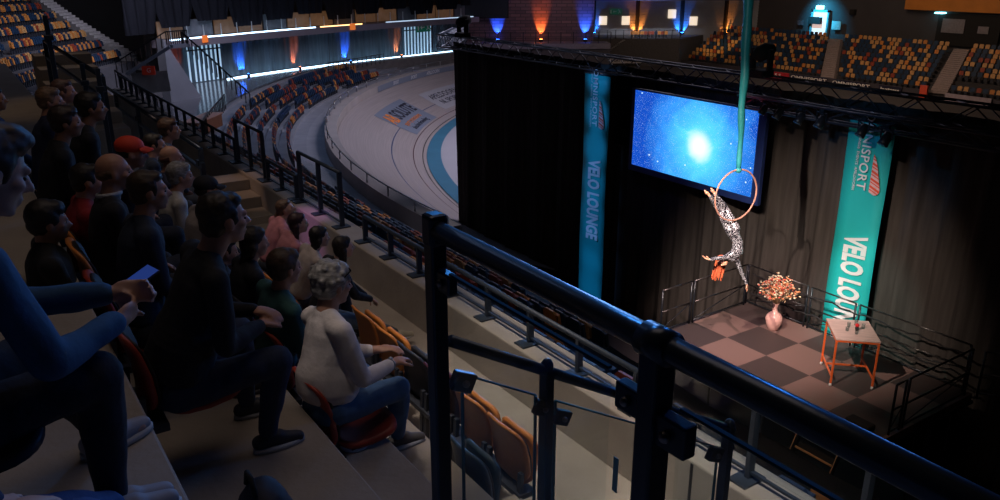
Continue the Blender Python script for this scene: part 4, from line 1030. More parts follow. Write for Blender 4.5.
# ================================================================== SEATS
def near_seat(tilt=0.0):
    """folding seat facing +X, origin on the floor under the backrest"""
    r = bpy.data.objects.new('folding_seat', None); C.objects.link(r); r.empty_display_size = 0.1
    def rr(u, v, w_, h_, p=4.5):
        a_ = 2 * PI * u; c, s_ = math.cos(a_), math.sin(a_)
        x = abs(c) ** (2 / p) * (1 if c >= 0 else -1); y = abs(s_) ** (2 / p) * (1 if s_ >= 0 else -1)
        return x * w_ * v, y * h_ * v
    def panel(w_, h_, cx, cz, lean, bulge, th):
        def fn(u, v):
            y, z = rr(u, v, w_, h_)
            return V((cx + lean * z + bulge * (y / w_) ** 2 - 0.03 * (z / h_) ** 2, y, cz + z))
        m = MB(); n = 28; k = 6
        for side in (0, 1):
            vs = [fn(0, 0) + V((side * th, 0, 0))]
            for j in range(1, k + 1):
                for i in range(n): vs.append(fn(i / n, j / k) + V((side * th, 0, 0)))
            fs = [(0, 1 + i, 1 + (i + 1) % n) for i in range(n)]
            for j in range(k - 1):
                for i in range(n): fs.append((1 + j * n + i, 1 + (j + 1) * n + i, 1 + (j + 1) * n + (i + 1) % n, 1 + j * n + (i + 1) % n))
            if side: fs = [f[::-1] for f in fs]
            m.add(vs, fs)
        K = 1 + k * n; o = 1 + (k - 1) * n
        m.add([], []); base = 0
        m.f += [(o + i, o + K + i, o + K + (i + 1) % n, o + (i + 1) % n) for i in range(n)]; m.m += [0] * n
        return m
    bk = panel(0.225, 0.22, 0.0, 0.66, -0.18, 0.035, 0.022).obj('backrest', seat_orange, r, True)
    bk2 = panel(0.215, 0.20, 0.03, 0.655, -0.18, 0.035, 0.012).obj('back_lining', seat_edge, bk, True)
    sp_ = panel(0.21, 0.20, 0.09, 0.60, 0.10, 0.02, 0.03).obj('seat_pan', seat_orange, r, True)
    MB().b2((-0.04, -0.24, 0.36), (0.10, 0.24, 0.40)).obj('beam', seat_dark, r)
    m = MB()
    for s in (-0.2, 0.2): m.bar((-0.03, s, 0.0), (0.0, s, 0.55), 0.03, 0.04, up=(0, 1, 0))
    m.obj('bracket', seat_dark, r)
    return r
proto = near_seat()
def place_seat(x, y, z, mat, lab, group=None, first=[True], rz=0.0, down=False):
    o = proto if first[0] else copy_tree(proto); first[0] = False
    o.location = (x, y, z); o.rotation_euler = (0, 0, rz)
    for ch in o.children:
        nm = ch.name.split('.')[0]
        if nm in ('backrest', 'seat_pan') and mat is not seat_orange:
            if ch.data.users > 1: ch.data = ch.data.copy()
            ch.data.materials[0] = mat
        if nm == 'seat_pan' and down:
            ch.matrix_local = Matrix.Translation((0.12, 0, 0.42)) @ Matrix.Rotation(math.radians(80), 4, 'Y') @ Matrix.Translation((-0.09, 0, -0.42))
    o['label'] = lab; o['category'] = 'seat'
    if group: o['group'] = group
    return o
SEATX = [-0.42, 0.52, 1.50, 2.44]

# ------------------------------------------------------------------ stadium seats in the distance
def far_seat_mesh(name, mat, closed):
    m = MB()
    q = [(-0.20, 0.0), (0.20, 0.0), (0.23, 0.36), (0.15, 0.44), (-0.15, 0.44), (-0.23, 0.36)]
    m.mi = 0
    f = [(0.02 - 0.10 * z, y, 0.40 + z) for y, z in q]; b = [(-0.03 - 0.10 * z, y, 0.40 + z) for y, z in q]
    n = len(q); m.add(f + b, [tuple(range(n)), tuple(range(n, 2 * n))[::-1]] + [(i, i + n, (i + 1) % n + n, (i + 1) % n) for i in range(n)])
    if closed: m.box((0.10, 0, 0.56), (0.07, 0.40, 0.36), Matrix.Rotation(-0.2, 3, 'Y'))
    m.mi = 1; m.b2((-0.06, -0.15, 0.0), (0.02, 0.15, 0.42))
    return m
FS = {}
SEATS = []      # (location, rotation, scale, colour index, stand)
rnd = random.Random(11)
pal = [seat_tan, seat_orange, seat_rust, seat_blue]
def pick(ws):
    x = rnd.random() * sum(ws)
    for i, w_ in enumerate(ws):
        x -= w_
        if x < 0: return i
    return len(ws) - 1
# far right stand
for k in range(10):
    x = 65.35 + 0.82 * k; z = 0.45 + 0.29 * k
    y = 61.9 + SH * 0.5 * k
    while y > 14 + SH * 0.82 * k:
        s0 = 44.3 + 0.66 * 0.82 * (k + 0.3); s1 = 34.2 + 0.38 * 0.82 * (k + 0.3)
        if not (s0 - 0.3 < y < s0 + 1.65 or s1 - 0.3 < y < s1 + 1.65) and not (y < s1 and k in (1, 2)):
            SEATS.append((V((x + 0.1, y, z)), PI, 0.80, pick([5, 2.2, 1.8, 6.5]), 'far'))
        y -= 0.49
# seats on the far left terrace edge
for i in range(11): SEATS.append((F0 + fd * (5.2 + 0.36 * i) + V((1.0, 1.3, 2.72)), -2.2, 0.8, pick([1, 3, 4, 1]), 'terrace'))
# lower tier: straight and bend
for k in range(1, NR):
    r = 42 + 0.62 * k - 0.1
    L4 = -24.0
    while L4 < 52:
        t = L4 / 0.7 if L4 < 0 else math.degrees(L4 / r)
        yy = CY + L4
        aisle = t <= 26 and (L4 % 9.0) < 0.9
        ok = not aisle
        if yy < 11 and k < 7: ok = False
        if t > 6 and k > 5: ok = False
        if t > 52: ok = False
        if t > 26 and ((L4 + k * 0.5) % 8.0) < 1.5: ok = False
        if ok:
            p = bt(r, t, 2.0 + k * rise(t)); SEATS.append((p, 0 if t < 0 else -math.radians(t), 0.84 if t < 4 else 0.66, pick([0.4, 1.5, 2.2, 8]) if t < 50 else pick([2, 5, 4, 2.5]), 'straight' if t < 4 else 'bend'))
        L4 += 0.48 if t < 4 else 0.34
# end block
for k in range(8):
    r = 54.7 + 1.5 * k; t = 23.0
    while t < 37.3 + 0.85 * k:
        if not (30.2 < t < 31.0) or k > 4:
            SEATS.append((bt(r, t, 4.45 + 0.5 * k), -math.radians(t), 0.88, pick([2.6, 2.6, 1.5, 5]), 'end'))
        t += math.degrees(0.25 / r)
# visibility: which seats show, and how large
bpy.context.view_layer.update()
dg = bpy.context.evaluated_depsgraph_get()
cp = V((0, 0, 10)); cm = cam.matrix_world.to_3x3() if cam.matrix_world else None
Rc = cam.rotation_euler.to_matrix(); fw = Rc @ V((0, 0, -1)); rt = Rc @ V((1, 0, 0)); upv = Rc @ V((0, 1, 0))
sc_ = []
for i, (p, rz, s, ci, st_) in enumerate(SEATS):
    q = p + V((0, 0, 0.62 * s)) - cp; d = q.dot(fw); px = 500 + 818 * q.dot(rt) / d if d > 0.5 else -999; py = 250 - 818 * q.dot(upv) / d if d > 0.5 else -999
    val = 0
    if d > 0.5 and -4 < px < 1004 and -6 < py < 506:
        hit, hl, nn_, fi, ho, mw = S.ray_cast(dg, cp, q.normalized(), distance=q.length - 0.5)
        tries = 0; o_ = cp
        while hit and ho.name.split('.')[0] in ('glass_panel', 'glass', 'rail', 'top_rail') and tries < 4:
            o_ = hl + q.normalized() * 0.02; rem = (cp + q - o_).length - 0.5
            if rem <= 0: hit = False; break
            hit, hl, nn_, fi, ho, mw = S.ray_cast(dg, o_, q.normalized(), distance=rem); tries += 1
        if not hit: val = s / d
    sc_.append((val, i, px, py))
order = sorted(sc_, reverse=True)
WS_ = {'far': 1, 'terrace': 1, 'straight': 1, 'bend': 0.9, 'end': 0.48}
chosen = [i for v_, i, a_, b_ in order[:288] if v_ > 0]
names = {'far': 'far right stand across the hall', 'terrace': 'dark terrace under the clad wall', 'straight': 'lower tier below the near parapet', 'bend': 'lower tier round the bend of the track', 'end': 'end block at the upper left'}
cn = ['tan', 'orange', 'rust red', 'dark blue']
mesh_cache = {}
for i in chosen:
    p, rz, s, ci, st_ = SEATS[i]; key = (ci, st_ in ('straight', 'bend', 'end'))
    if key not in mesh_cache: mesh_cache[key] = far_seat_mesh('seat', None, key[1]).mesh('stadium_seat', [pal[ci], seat_dark])
    o = bpy.data.objects.new('stadium_seat', mesh_cache[key]); C.objects.link(o)
    o.location = p; o.rotation_euler = (0, 0, rz); o.scale = (s, s * WS_[st_], s)
    o['label'] = 'small %s plastic seat in the %s' % (cn[ci], names[st_]); o['category'] = 'seat'; o['group'] = '%s seats in the %s' % (cn[ci], names[st_])
cs = set(chosen); allv = []; allf = []; allm = []; off = 0
base_m = {c: far_seat_mesh('s', None, c) for c in (True, False)}
bv = {c: np.array(base_m[c].v) for c in base_m}
for i, (p, rz, s, ci, st_) in enumerate(SEATS):
    if i in cs: continue
    c = st_ in ('straight', 'bend', 'end'); B = bv[c] * np.array([s, s * WS_[st_], s]); co, si = math.cos(rz), math.sin(rz)
    X = np.stack([B[:, 0] * co - B[:, 1] * si + p.x, B[:, 0] * si + B[:, 1] * co + p.y, B[:, 2] + p.z], 1)
    allv += X.tolist(); allf += [tuple(k + off for k in f) for f in base_m[c].f]; allm += [ci if q == 0 else 4 for q in base_m[c].m]; off += len(B)
me = bpy.data.meshes.new('distant_seats'); me.from_pydata(allv, [], allf)
for m_ in pal + [seat_dark]: me.materials.append(m_)
me.polygons.foreach_set('material_index', allm)
o = bpy.data.objects.new('distant_seats', me); C.objects.link(o)
tag(o, 'mass of tiny orange and blue seats filling the far stands', 'seat', None, 'stuff')
print('seats', len(SEATS), 'single', len(chosen), 'visible', sum(1 for a in sc_ if a[0] > 0))

# ================================================================== PEOPLE
def skin_mat(name, col): return M(name, col, 0.5, var=0.08, scale=14)
def cloth_mat(name, col, rough=0.85): return M(name, col, rough, var=0.16, scale=9, bump=0.25, bscale=45)
skin_a = skin_mat('skin_warm', (0.48, 0.25, 0.17)); skin_b = skin_mat('skin_light', (0.55, 0.32, 0.24)); skin_c = skin_mat('skin_tan', (0.36, 0.18, 0.11))
skin_show = skin_mat('skin_stage', (0.80, 0.42, 0.26))
eye_m = M('eye', (0.03, 0.02, 0.02), 0.2)
WS = bpy.data.scenes.new('workbench')      # empty scratch scene, removed again at the end
def remesh(mb, name, mat, parent, vox, smooth=2, noise_amp=0.0, noise_f=9.0):
    me = mb.mesh('tmp', mat); o = bpy.data.objects.new('tmp', me); WS.collection.objects.link(o)
    r = o.modifiers.new('r', 'REMESH'); r.mode = 'VOXEL'; r.voxel_size = vox; r.use_smooth_shade = True
    if smooth:
        s = o.modifiers.new('s', 'SMOOTH'); s.factor = 0.5; s.iterations = smooth
    with bpy.context.temp_override(scene=WS, view_layer=WS.view_layers[0]): dg_ = bpy.context.evaluated_depsgraph_get()
    nm = bpy.data.meshes.new_from_object(o.evaluated_get(dg_)); bpy.data.objects.remove(o); bpy.data.meshes.remove(me)
    if noise_amp:
        K = len(nm.vertices); co = np.empty(K * 3); no = np.empty(K * 3)
        nm.vertices.foreach_get('co', co); nm.vertex_normals.foreach_get('vector', no); co = co.reshape(-1, 3); no = no.reshape(-1, 3); f = noise_f
        am = np.array([noise.noise((c[0] * f, c[1] * f, c[2] * f)) + 0.5 * noise.noise((c[0] * f * 2.3, c[1] * f * 2.3, c[2] * f)) for c in co.tolist()])
        nm.vertices.foreach_set('co', (co + no * (am * noise_amp)[:, None]).ravel()); nm.update()
    nm.name = name
    nm.materials.clear(); nm.materials.append(mat)
    nm.polygons.foreach_set('use_smooth', [True] * len(nm.polygons))
    q = bpy.data.objects.new(name, nm); C.objects.link(q)
    if parent is not None: q.parent = parent
    return q
def ik(a, b, l1, l2, hint):
    a, b = V(a), V(b); d = b - a; L = d.length
    if L > (l1 + l2) * 0.995: b = a + d.normalized() * (l1 + l2) * 0.995; d = b - a; L = d.length
    dn = d.normalized(); x = (l1 * l1 - l2 * l2 + L * L) / (2 * L); h = math.sqrt(max(0, l1 * l1 - x * x))
    hn = V(hint) - dn * V(hint).dot(dn); hn.normalize()
    return a + dn * x + hn * h, b
def frame(fwd, up=(0, 0, 1)):
    x = V(fwd).normalized(); y = V(up).cross(x).normalized(); z = x.cross(y)
    return Matrix((x, y, z)).transposed()
def add_hand(m, w, d, palm_n, curl=0.6, k=1.0, side=1):
    """hand from wrist w along d; palm faces palm_n; curl bends the fingers; side gives the thumb side"""
    d = V(d).normalized(); n = V(palm_n); n = (n - d * n.dot(d)).normalized(); s_ = d.cross(n) * side
    R = Matrix((d, s_, n)).transposed()
    m.ell(V(w) + d * 0.045 * k, (0.052 * k, 0.041 * k, 0.016 * k), R)
    m.cap(w, V(w) + d * 0.03 * k, 0.024 * k, 0.024 * k, 8)
    for i, (off, ln, rr_) in enumerate(((-0.028, 0.066, 0.0082), (-0.0095, 0.078, 0.0086), (0.0095, 0.085, 0.0088), (0.028, 0.075, 0.0086))):
        b = V(w) + d * (0.085 - 0.006 * abs(i - 2)) * k + s_ * off * k; dd = (d + s_ * off * 2.5).normalized(); a_ = curl * 0.7
        for sgm in range(3):
            l = ln * (0.45, 0.32, 0.23)[sgm] * k
            dn = (dd * math.cos(a_) + n * math.sin(a_)).normalized(); e = b + dn * l
            m.cap(b, e, rr_ * k * (1 - 0.08 * sgm), rr_ * k * (0.92 - 0.08 * sgm), 7); b = e; a_ += curl * 0.75
    tb_ = V(w) + d * 0.025 * k + s_ * 0.030 * k; d1 = (d * 0.65 + s_ * 0.7 + n * 0.3).normalized(); e1 = tb_ + d1 * 0.042 * k
    d2 = (d * 0.9 + s_ * 0.25 + n * (0.3 + curl * 0.3)).normalized()
    m.cap(tb_, e1, 0.014 * k, 0.011 * k, 8); m.cap(e1, e1 + d2 * 0.034 * k, 0.0105 * k, 0.009 * k, 8)
def add_head(m, c, R, k=1.0, neck_to=None, jaw=1.0):
    P = lambda x, y, z: V(c) + R @ (V((x, y, z)) * k)
    e = lambda x, y, z, a, b, h: m.ell(P(x, y, z), (a * k, b * k, h * k), R, 16)
    e(-0.015, 0, 0.028, 0.095, 0.076, 0.088); e(0.018, 0, -0.025, 0.070, 0.062, 0.085)
    e(0.034, 0, -0.075, 0.046 * jaw, 0.046 * jaw, 0.036); e(0.066, 0, -0.094, 0.018, 0.022, 0.016)
    m.cap(P(0.085, 0, 0.012), P(0.112, 0, -0.026), 0.009 * k, 0.011 * k, 8); e(0.098, 0, -0.031, 0.011, 0.016, 0.009)
    m.cap(P(0.078, -0.032, 0.022), P(0.078, 0.032, 0.022), 0.013 * k, 0.013 * k, 8)
    e(0.084, 0, -0.056, 0.012, 0.024, 0.007); e(0.081, 0, -0.069, 0.012, 0.021, 0.008)
    for s_ in (-1, 1):
        e(0.052, 0.042 * s_, -0.018, 0.028, 0.022, 0.022)
        e(-0.008, 0.076 * s_, -0.010, 0.018, 0.009, 0.031)
    if neck_to is not None:
        m.cap(P(-0.022, 0, -0.055), V(neck_to), 0.056 * k, 0.062 * k, 12)
def hair_mesh(c, R, k, style):
    m = MB(); P = lambda x, y, z: V(c) + R @ (V((x, y, z)) * k)
    e = lambda x, y, z, a, b, h: m.ell(P(x, y, z), (a * k, b * k, h * k), R, 16)
    if style in ('short', 'curly', 'full', 'quiff'):
        t = {'short': 0.0, 'curly': 0.008, 'full': 0.008, 'quiff': 0.006}[style]
        e(-0.030, 0, 0.042, 0.092 + t, 0.082 + t, 0.086 + t); e(-0.052, 0, -0.015, 0.060 + t, 0.073 + t, 0.062)
        e(0.025, 0, 0.082, 0.050 + t, 0.062 + t, 0.036 + t)
        for s_ in (-1, 1): e(0.012, 0.066 * s_, 0.020, 0.022, 0.014, 0.040)
        if style == 'quiff': e(0.05, 0, 0.098, 0.045, 0.055, 0.030); e(0.02, 0.0, 0.115, 0.05, 0.05, 0.022)
        if style == 'curly':
            rn = random.Random(5)
            for i in range(46):
                a_ = rn.uniform(0, 2 * PI); z = rn.uniform(-0.1, 0.95); q = math.sqrt(max(0, 1 - z * z))
                x, y, zz = -0.030 + 0.098 * q * math.cos(a_), 0.088 * q * math.sin(a_), 0.042 + 0.09 * z
                if x > 0.05 and zz < 0.08: continue
                e(x, y, zz, 0.017, 0.017, 0.015)
    elif style == 'fringe':      # hair only round the back and sides
        e(-0.062, 0, -0.008, 0.052, 0.070, 0.042)
        for s_ in (-1, 1): e(-0.03, 0.066 * s_, 0.0, 0.045, 0.014, 0.030)
    elif style in ('long', 'pony', 'bun', 'bob'):
        e(-0.030, 0, 0.042, 0.096, 0.087, 0.090); e(0.022, 0, 0.080, 0.052, 0.066, 0.038)
        e(-0.055, 0, -0.015, 0.062, 0.078, 0.070)
        if style in ('long', 'bob'):
            n = 0.40 if style == 'long' else 0.17
            for j in range(7):
                y = -0.072 + 0.024 * j; m.cap(P(-0.06 + 0.03 * abs(j - 3) / 3, y, -0.02), P(-0.10 + 0.05 * abs(j - 3) / 3, y * 1.15, -n + 0.03 * abs(j - 3)), 0.034 * k, 0.022 * k, 8)
        elif style == 'pony':
            m.cap(P(-0.11, 0, 0.0), P(-0.14, 0, -0.05), 0.024 * k, 0.032 * k, 8); m.cap(P(-0.14, 0, -0.05), P(-0.12, 0, -0.17), 0.032 * k, 0.014 * k, 8)
        else: e(-0.12, 0, 0.05, 0.038, 0.038, 0.036)
    return m

def seated(label, x, y, z, hx_, hy_, hz_, yaw=0.0, head_yaw=0.0, head_pitch=-0.12, k=1.0, hair=('short', (0.03, 0.02, 0.015)), skin=skin_a,
           top=('dark top', (0.02, 0.02, 0.03)), legs=('trousers', (0.02, 0.025, 0.04)), shoe=(0.03, 0.03, 0.035), sole=None,
           handL=None, handR=None, footL=None, footR=None, vox=0.014, sleeves=1.0, curl=0.6, collar=None, extra=None, wide=1.0, knee_spread=0.16, palmL=None, palmR=None, kneeup=0.0, belly=0.0):
    """x,y,z: hips above this point of the floor; hx_,hy_,hz_: where the centre of the head is (world)"""
    root = thing('person', label, 'person', (x, y, z), yaw)
    Rz = Matrix.Rotation(-yaw, 3, 'Z')
    L = lambda p: Rz @ (V(p) - V((x, y, z)))      # world -> local
    hip = V((0, 0, 0.53)); head = L((hx_, hy_, hz_))
    sp = head - hip; ndir = sp.normalized()
    hr_ = Matrix.Rotation(head_yaw - 0, 3, 'Z') @ Matrix.Rotation(head_pitch * -1, 3, 'Y')
    neck = head - ndir * 0.135 * k + V((-0.035, 0, -0.02)); chest = hip.lerp(neck, 0.66); waist = hip.lerp(neck, 0.30); shc = hip.lerp(neck, 0.90)
    tw = Matrix.Rotation(0, 3, 'Z')
    tdir = (neck - hip).normalized(); Rt = frame(V((1, 0, 0)) - tdir * tdir.x, tdir)
    shL, shR = shc + Rt @ V((0, 0.185 * k * wide, 0)), shc + Rt @ V((0, -0.185 * k * wide, 0))
    hl, hr2 = hip + V((0.02, 0.09, -0.02)), hip + V((0.02, -0.09, -0.02))
    footL = L(footL) if footL is not None else V((0.50, knee_spread, 0.09)); footR = L(footR) if footR is not None else V((0.50, -knee_spread, 0.09))
    kL, footL = ik(hl, footL, 0.44 * k, 0.44 * k, (0.6, 0.25, 1)); kR, footR = ik(hr2, footR, 0.44 * k, 0.44 * k, (0.6, -0.25, 1))
    hL = L(handL) if handL is not None else hip + V((0.27, 0.07, 0.10)); hR = L(handR) if handR is not None else hip + V((0.29, -0.04, 0.12))
    eL, hL = ik(shL, hL, 0.29 * k, 0.26 * k, (-0.5, 0.5, -0.8)); eR, hR = ik(shR, hR, 0.29 * k, 0.26 * k, (-0.5, -0.5, -0.8))
    def torso(m, g, lo=0.0):
        prof = ((0.0, 0.118, 0.165), (0.16, 0.122 + belly, 0.160 + belly * 0.7), (0.32, 0.120 + belly, 0.155 + belly * 0.7), (0.48, 0.118 + belly * 0.5, 0.160 * wide), (0.64, 0.120, 0.172 * wide), (0.78, 0.112, 0.172 * wide), (0.90, 0.088, 0.150 * wide))
        for i_ in range(len(prof) - 1):
            for q_ in range(3):
                f_ = q_ / 3; t_ = prof[i_][0] * (1 - f_) + prof[i_ + 1][0] * f_
                if t_ < lo: continue
                a_ = prof[i_][1] * (1 - f_) + prof[i_ + 1][1] * f_; b_ = prof[i_][2] * (1 - f_) + prof[i_ + 1][2] * f_
                m.ell(hip.lerp(neck, t_) + Rt @ V((belly * 0.4 * (1 - t_), 0, 0)), (a_ + g, b_ + g, 0.085), Rt, 18)
        m.ell(shc + Rt @ V((-0.005, 0, -0.015)), (0.082 + g, 0.160 * k + g, 0.070 + g), Rt, 16); m.cap(shL, shR, 0.056 + g, 0.056 + g)
        nb_ = shc + tdir * 0.055
        m.cap(nb_, shL + Rt @ V((0, -0.03, 0)), 0.052 + g, 0.052 + g); m.cap(nb_, shR + Rt @ V((0, 0.03, 0)), 0.052 + g, 0.052 + g)
    def arm(m, g, s_, e_, h_, upto=1.0, lo=0.033):
        m.cap(s_, e_, 0.050 * k + g, 0.041 * k + g); en = e_.lerp(h_, upto); m.cap(e_, en, 0.041 * k + g, (0.041 + (0.027 - 0.041) * upto) * k + g)
    def leg(m, g, h_, k_, f_):
        m.cap(h_, k_, 0.088 * k + g, 0.060 * k + g); c = k_.lerp(f_, 0.35); m.cap(k_, c, 0.056 * k + g, 0.055 * k + g); m.cap(c, f_, 0.055 * k + g, 0.037 * k + g)
    b = MB(); torso(b, -0.012); arm(b, -0.003, shL, eL, hL); arm(b, -0.003, shR, eR, hR); leg(b, -0.01, hl, kL, footL); leg(b, -0.01, hr2, kR, footR)
    add_head(b, head, hr_, k, shc + V((0, 0, 0.01)))
    for h_, e_, pn, sd in ((hL, eL, palmL, 1), (hR, eR, palmR, -1)):
        dd = (h_ - e_); add_hand(b, h_, dd, pn if pn is not None else V((0, 0, -1)), curl, k, sd)
    for f_, s_ in ((footL, 1), (footR, -1)): b.cap(f_ + V((-0.03, 0, -0.03)), f_ + V((0.15, 0, -0.055)), 0.035, 0.025, 8)
    body = remesh(b, 'body', skin, root, vox, 2 if vox > 0.009 else 4)
    ms = re_name(label)
    t = MB(); torso(t, 0.010, 0.10); arm(t, 0.010, shL, eL, hL, sleeves); arm(t, 0.010, shR, eR, hR, sleeves)
    t.cap(shc, shc + tdir * 0.045 + V((-0.005, 0, 0)), 0.072 * k, 0.064 * k)
    if collar: pass
    remesh(t, 'shirt' if 'shirt' in top[0] else 'jacket' if 'jacket' in top[0] else 'top', cloth_mat('cloth_' + top[0].replace(' ', '_'), top[1]), root, max(0.012, vox), 2, 0.007, 8)
    l = MB(); l.ell(hip + V((0.01, 0, -0.03)), (0.140, 0.180, 0.105)); leg(l, 0.010, hl, kL, footL.lerp(kL, 0.06)); leg(l, 0.010, hr2, kR, footR.lerp(kR, 0.06))
    remesh(l, 'trousers', cloth_mat('cloth_' + legs[0].replace(' ', '_'), legs[1]), root, max(0.012, vox), 2, 0.006, 9)
    for f_, s_ in ((footL, 1), (footR, -1)):
        s2 = MB(); o1 = f_ + V((-0.045, 0, -0.035)); s2.cap(o1, f_ + V((0.06, 0, -0.03)), 0.043, 0.045, 10); s2.cap(f_ + V((0.05, 0, -0.04)), f_ + V((0.17, s_ * 0.015, -0.055)), 0.045, 0.032, 10)
        sh = remesh(s2, 'shoe', M('shoe_%.2f_%.2f_%.2f' % tuple(shoe), shoe, 0.6), root, 0.011, 2)
        s3 = MB(); s3.sheet(lambda u, v: f_ + V((0.06, 0.008 * s_, -0.085)) + V((0.145 * math.cos(u * 2 * PI), (0.052 - 0.006 * math.cos(u * 2 * PI)) * math.sin(u * 2 * PI), 0)) * v, 24, 2, th=(0, 0, 0.022))
        s3.obj('sole', M('sole_%.2f' % (sole or shoe)[0], sole or shoe, 0.6), sh, True)
    if hair:
        if hair[0] != 'none':
            remesh(hair_mesh(head, hr_, k, hair[0]), 'hair', M('hair_%.2f_%.2f_%.2f' % tuple(hair[1]), hair[1], 0.55, var=0.5, scale=30, stretch=(1, 1, 3)), root, 0.008 if vox < 0.011 else 0.011, 1, 0.004 if hair[0] != 'curly' else 0.003, 45)
    for s_ in (-1, 1):
        MB().ell(head + hr_ @ (V((0.0755, 0.031 * s_, 0.000)) * k), (0.008 * k, 0.011 * k, 0.0055 * k), hr_, 8).obj('eye', eye_m, root, True)
    return dict(root=root, head=head, R=hr_, k=k, L=L, hL=hL, hR=hR, shc=shc, Rt=Rt, eL=eL, eR=eR, neck=neck)
def re_name(s): return s
def cap_on(P_, mat, back=False):
    h, R, k = P_['head'], P_['R'], P_['k']; Q = lambda x, y, z: h + R @ (V((x, y, z)) * k)
    m = MB(); m.ell(Q(-0.02, 0, 0.052), (0.106 * k, 0.089 * k, 0.075 * k), R, 18)
    c = remesh(m, 'cap', mat, P_['root'], 0.010, 1)
    m = MB(); s = -1 if back else 1
    m.sheet(lambda u, v: Q(0.055 + 0.095 * v * math.cos((u - 0.5) * 2.4), 0.082 * math.sin((u - 0.5) * 3.0) * (1 - 0.12 * v), 0.045 + 0.006 - 0.022 * v - 0.02 * (2 * u - 1) ** 2), 14, 6, th=R @ V((0, 0, 0.005)))
    m.obj('brim', mat, c, True)
S_ = seated
blackc = (0.012, 0.013, 0.018)
# row nearest the camera
p = S_('man in the left foreground in a blue pullover looking down at his phone', -0.30, 2.50, 8.28, 0.05, 2.62, 9.46, 0.35, -0.05, -0.36, 1.08, ('quiff', (0.05, 0.03, 0.018)), skin_b,
       ('blue pullover', (0.03, 0.10, 0.21)), ('dark trousers', (0.012, 0.014, 0.026)), (0.34, 0.34, 0.38), (0.5, 0.5, 0.5), handL=(0.315, 2.70, 9.01), handR=(0.30, 2.56, 8.97), footL=(0.24, 3.02, 8.37), footR=(0.20, 2.55, 8.37), vox=0.0075, palmL=(0.2, -1, 0.2), palmR=(0, 1, 0.3), curl=0.9, sleeves=0.93)
ph = thing('smartphone', 'dark smartphone held by the man in the left foreground', 'phone', (0.405, 2.73, 9.03), 0.35)
ph.rotation_euler = (0.15, -0.35, 0.35)
MB().b2((-0.065, -0.032, -0.004), (0.065, 0.032, 0.004)).obj('phone_body', M('phone_dark', (0.02, 0.03, 0.09), 0.2), ph, bevel=0.004)
MB().b2((-0.061, -0.029, 0.0041), (0.061, 0.029, 0.005)).obj('phone_screen', M('phone_screen', (0.01, 0.02, 0.08), 0.15, emit=(0.05, 0.12, 0.6), es=0.25), ph)
S_('person in the bottom left corner, only blue jeans and a pale sneaker in view', -0.36, 1.75, 8.28, -0.40, 1.62, 9.46, 0.05, 0.1, -0.1, 1.04, ('short', (0.05, 0.03, 0.02)), skin_b,
   ('dark blue sweater', (0.02, 0.03, 0.08)), ('blue jeans', (0.03, 0.07, 0.22)), (0.34, 0.34, 0.38), (0.5, 0.5, 0.5), footL=(0.24, 2.52, 8.37), footR=(0.15, 2.1, 8.37))
# second row
S_('large man in black jacket and dark jeans leaning forward, hand near chin', 0.66, 3.95, 7.5, 1.0, 3.89, 8.84, 0.0, 0.15, -0.05, 1.12, ('short', (0.025, 0.018, 0.014)), skin_a,
   ('black jacket', blackc), ('dark blue jeans', (0.022, 0.035, 0.075)), (0.03, 0.035, 0.05), (0.45, 0.47, 0.5), handL=(1.11, 3.98, 8.30), handR=(1.10, 3.86, 8.26), footL=(1.12, 4.32, 7.59), footR=(1.10, 3.92, 7.59), vox=0.010, belly=0.04)
S_('man with dark swept hair and beard in a navy jacket, beside the bald man', 0.68, 4.76, 7.5, 0.84, 4.79, 8.80, 0.0, -0.05, -0.02, 1.0, ('short', (0.05, 0.028, 0.018)), skin_a, ('navy jacket', (0.018, 0.028, 0.055)), vox=0.011)
bm = S_('bald man in a black jacket with a white shirt collar', 0.66, 5.46, 7.5, 0.78, 5.52, 8.77, 0.0, -0.12, -0.02, 1.04, ('fringe', (0.14, 0.08, 0.05)), skin_a, ('black jacket', blackc), vox=0.011)
cl_ = MB(); cl_.tube([bm['neck'] + bm['Rt'] @ V((0.066 * math.cos(a_), 0.070 * math.sin(a_), 0.028 + 0.010 * math.cos(a_))) for a_ in [2 * PI * i / 20 for i in range(20)]], 0.014, 8, closed=True)
cl_.obj('shirt_collar', cloth_mat('cloth_white_collar', (0.55, 0.58, 0.62)), bm['root'], True)
S_('person in a red top mostly hidden behind the bald man', 0.60, 6.05, 7.5, 0.68, 6.02, 8.62, 0.0, 0.0, -0.1, 1.0, ('short', (0.02, 0.015, 0.012)), skin_a, ('red top', (0.28, 0.015, 0.02)))
cp_ = S_('person in a bright red-orange cap looking to the stage', 0.82, 6.62, 7.5, 1.05, 6.46, 8.69, 0.0, -0.25, -0.1, 1.0, ('fringe', (0.03, 0.02, 0.015)), skin_a, ('dark top', (0.015, 0.017, 0.03)))
cap_on(cp_, M('red_cap', (0.75, 0.06, 0.025), 0.7, var=0.1))
S_('person with short dark wavy hair and a broad black back, left of the red cap', 0.48, 7.02, 7.5, 0.71, 6.98, 8.87, 0.0, -0.2, 0.0, 1.02, ('full', (0.035, 0.022, 0.018)), skin_c, ('black top', blackc))
S_('person with dark full hair looking to the stage, right of the wavy haired one', 0.78, 7.66, 7.5, 0.98, 7.62, 8.87, 0.0, -0.2, 0.0, 1.05, ('full', (0.018, 0.014, 0.014)), skin_c, ('black top', blackc))
S_('person with light brown hair farthest left in the upper row', 0.60, 8.36, 7.5, 0.76, 8.42, 8.84, 0.0, -0.3, 0.0, 1.0, ('full', (0.20, 0.12, 0.07)), skin_a, ('navy top', (0.015, 0.02, 0.06)))
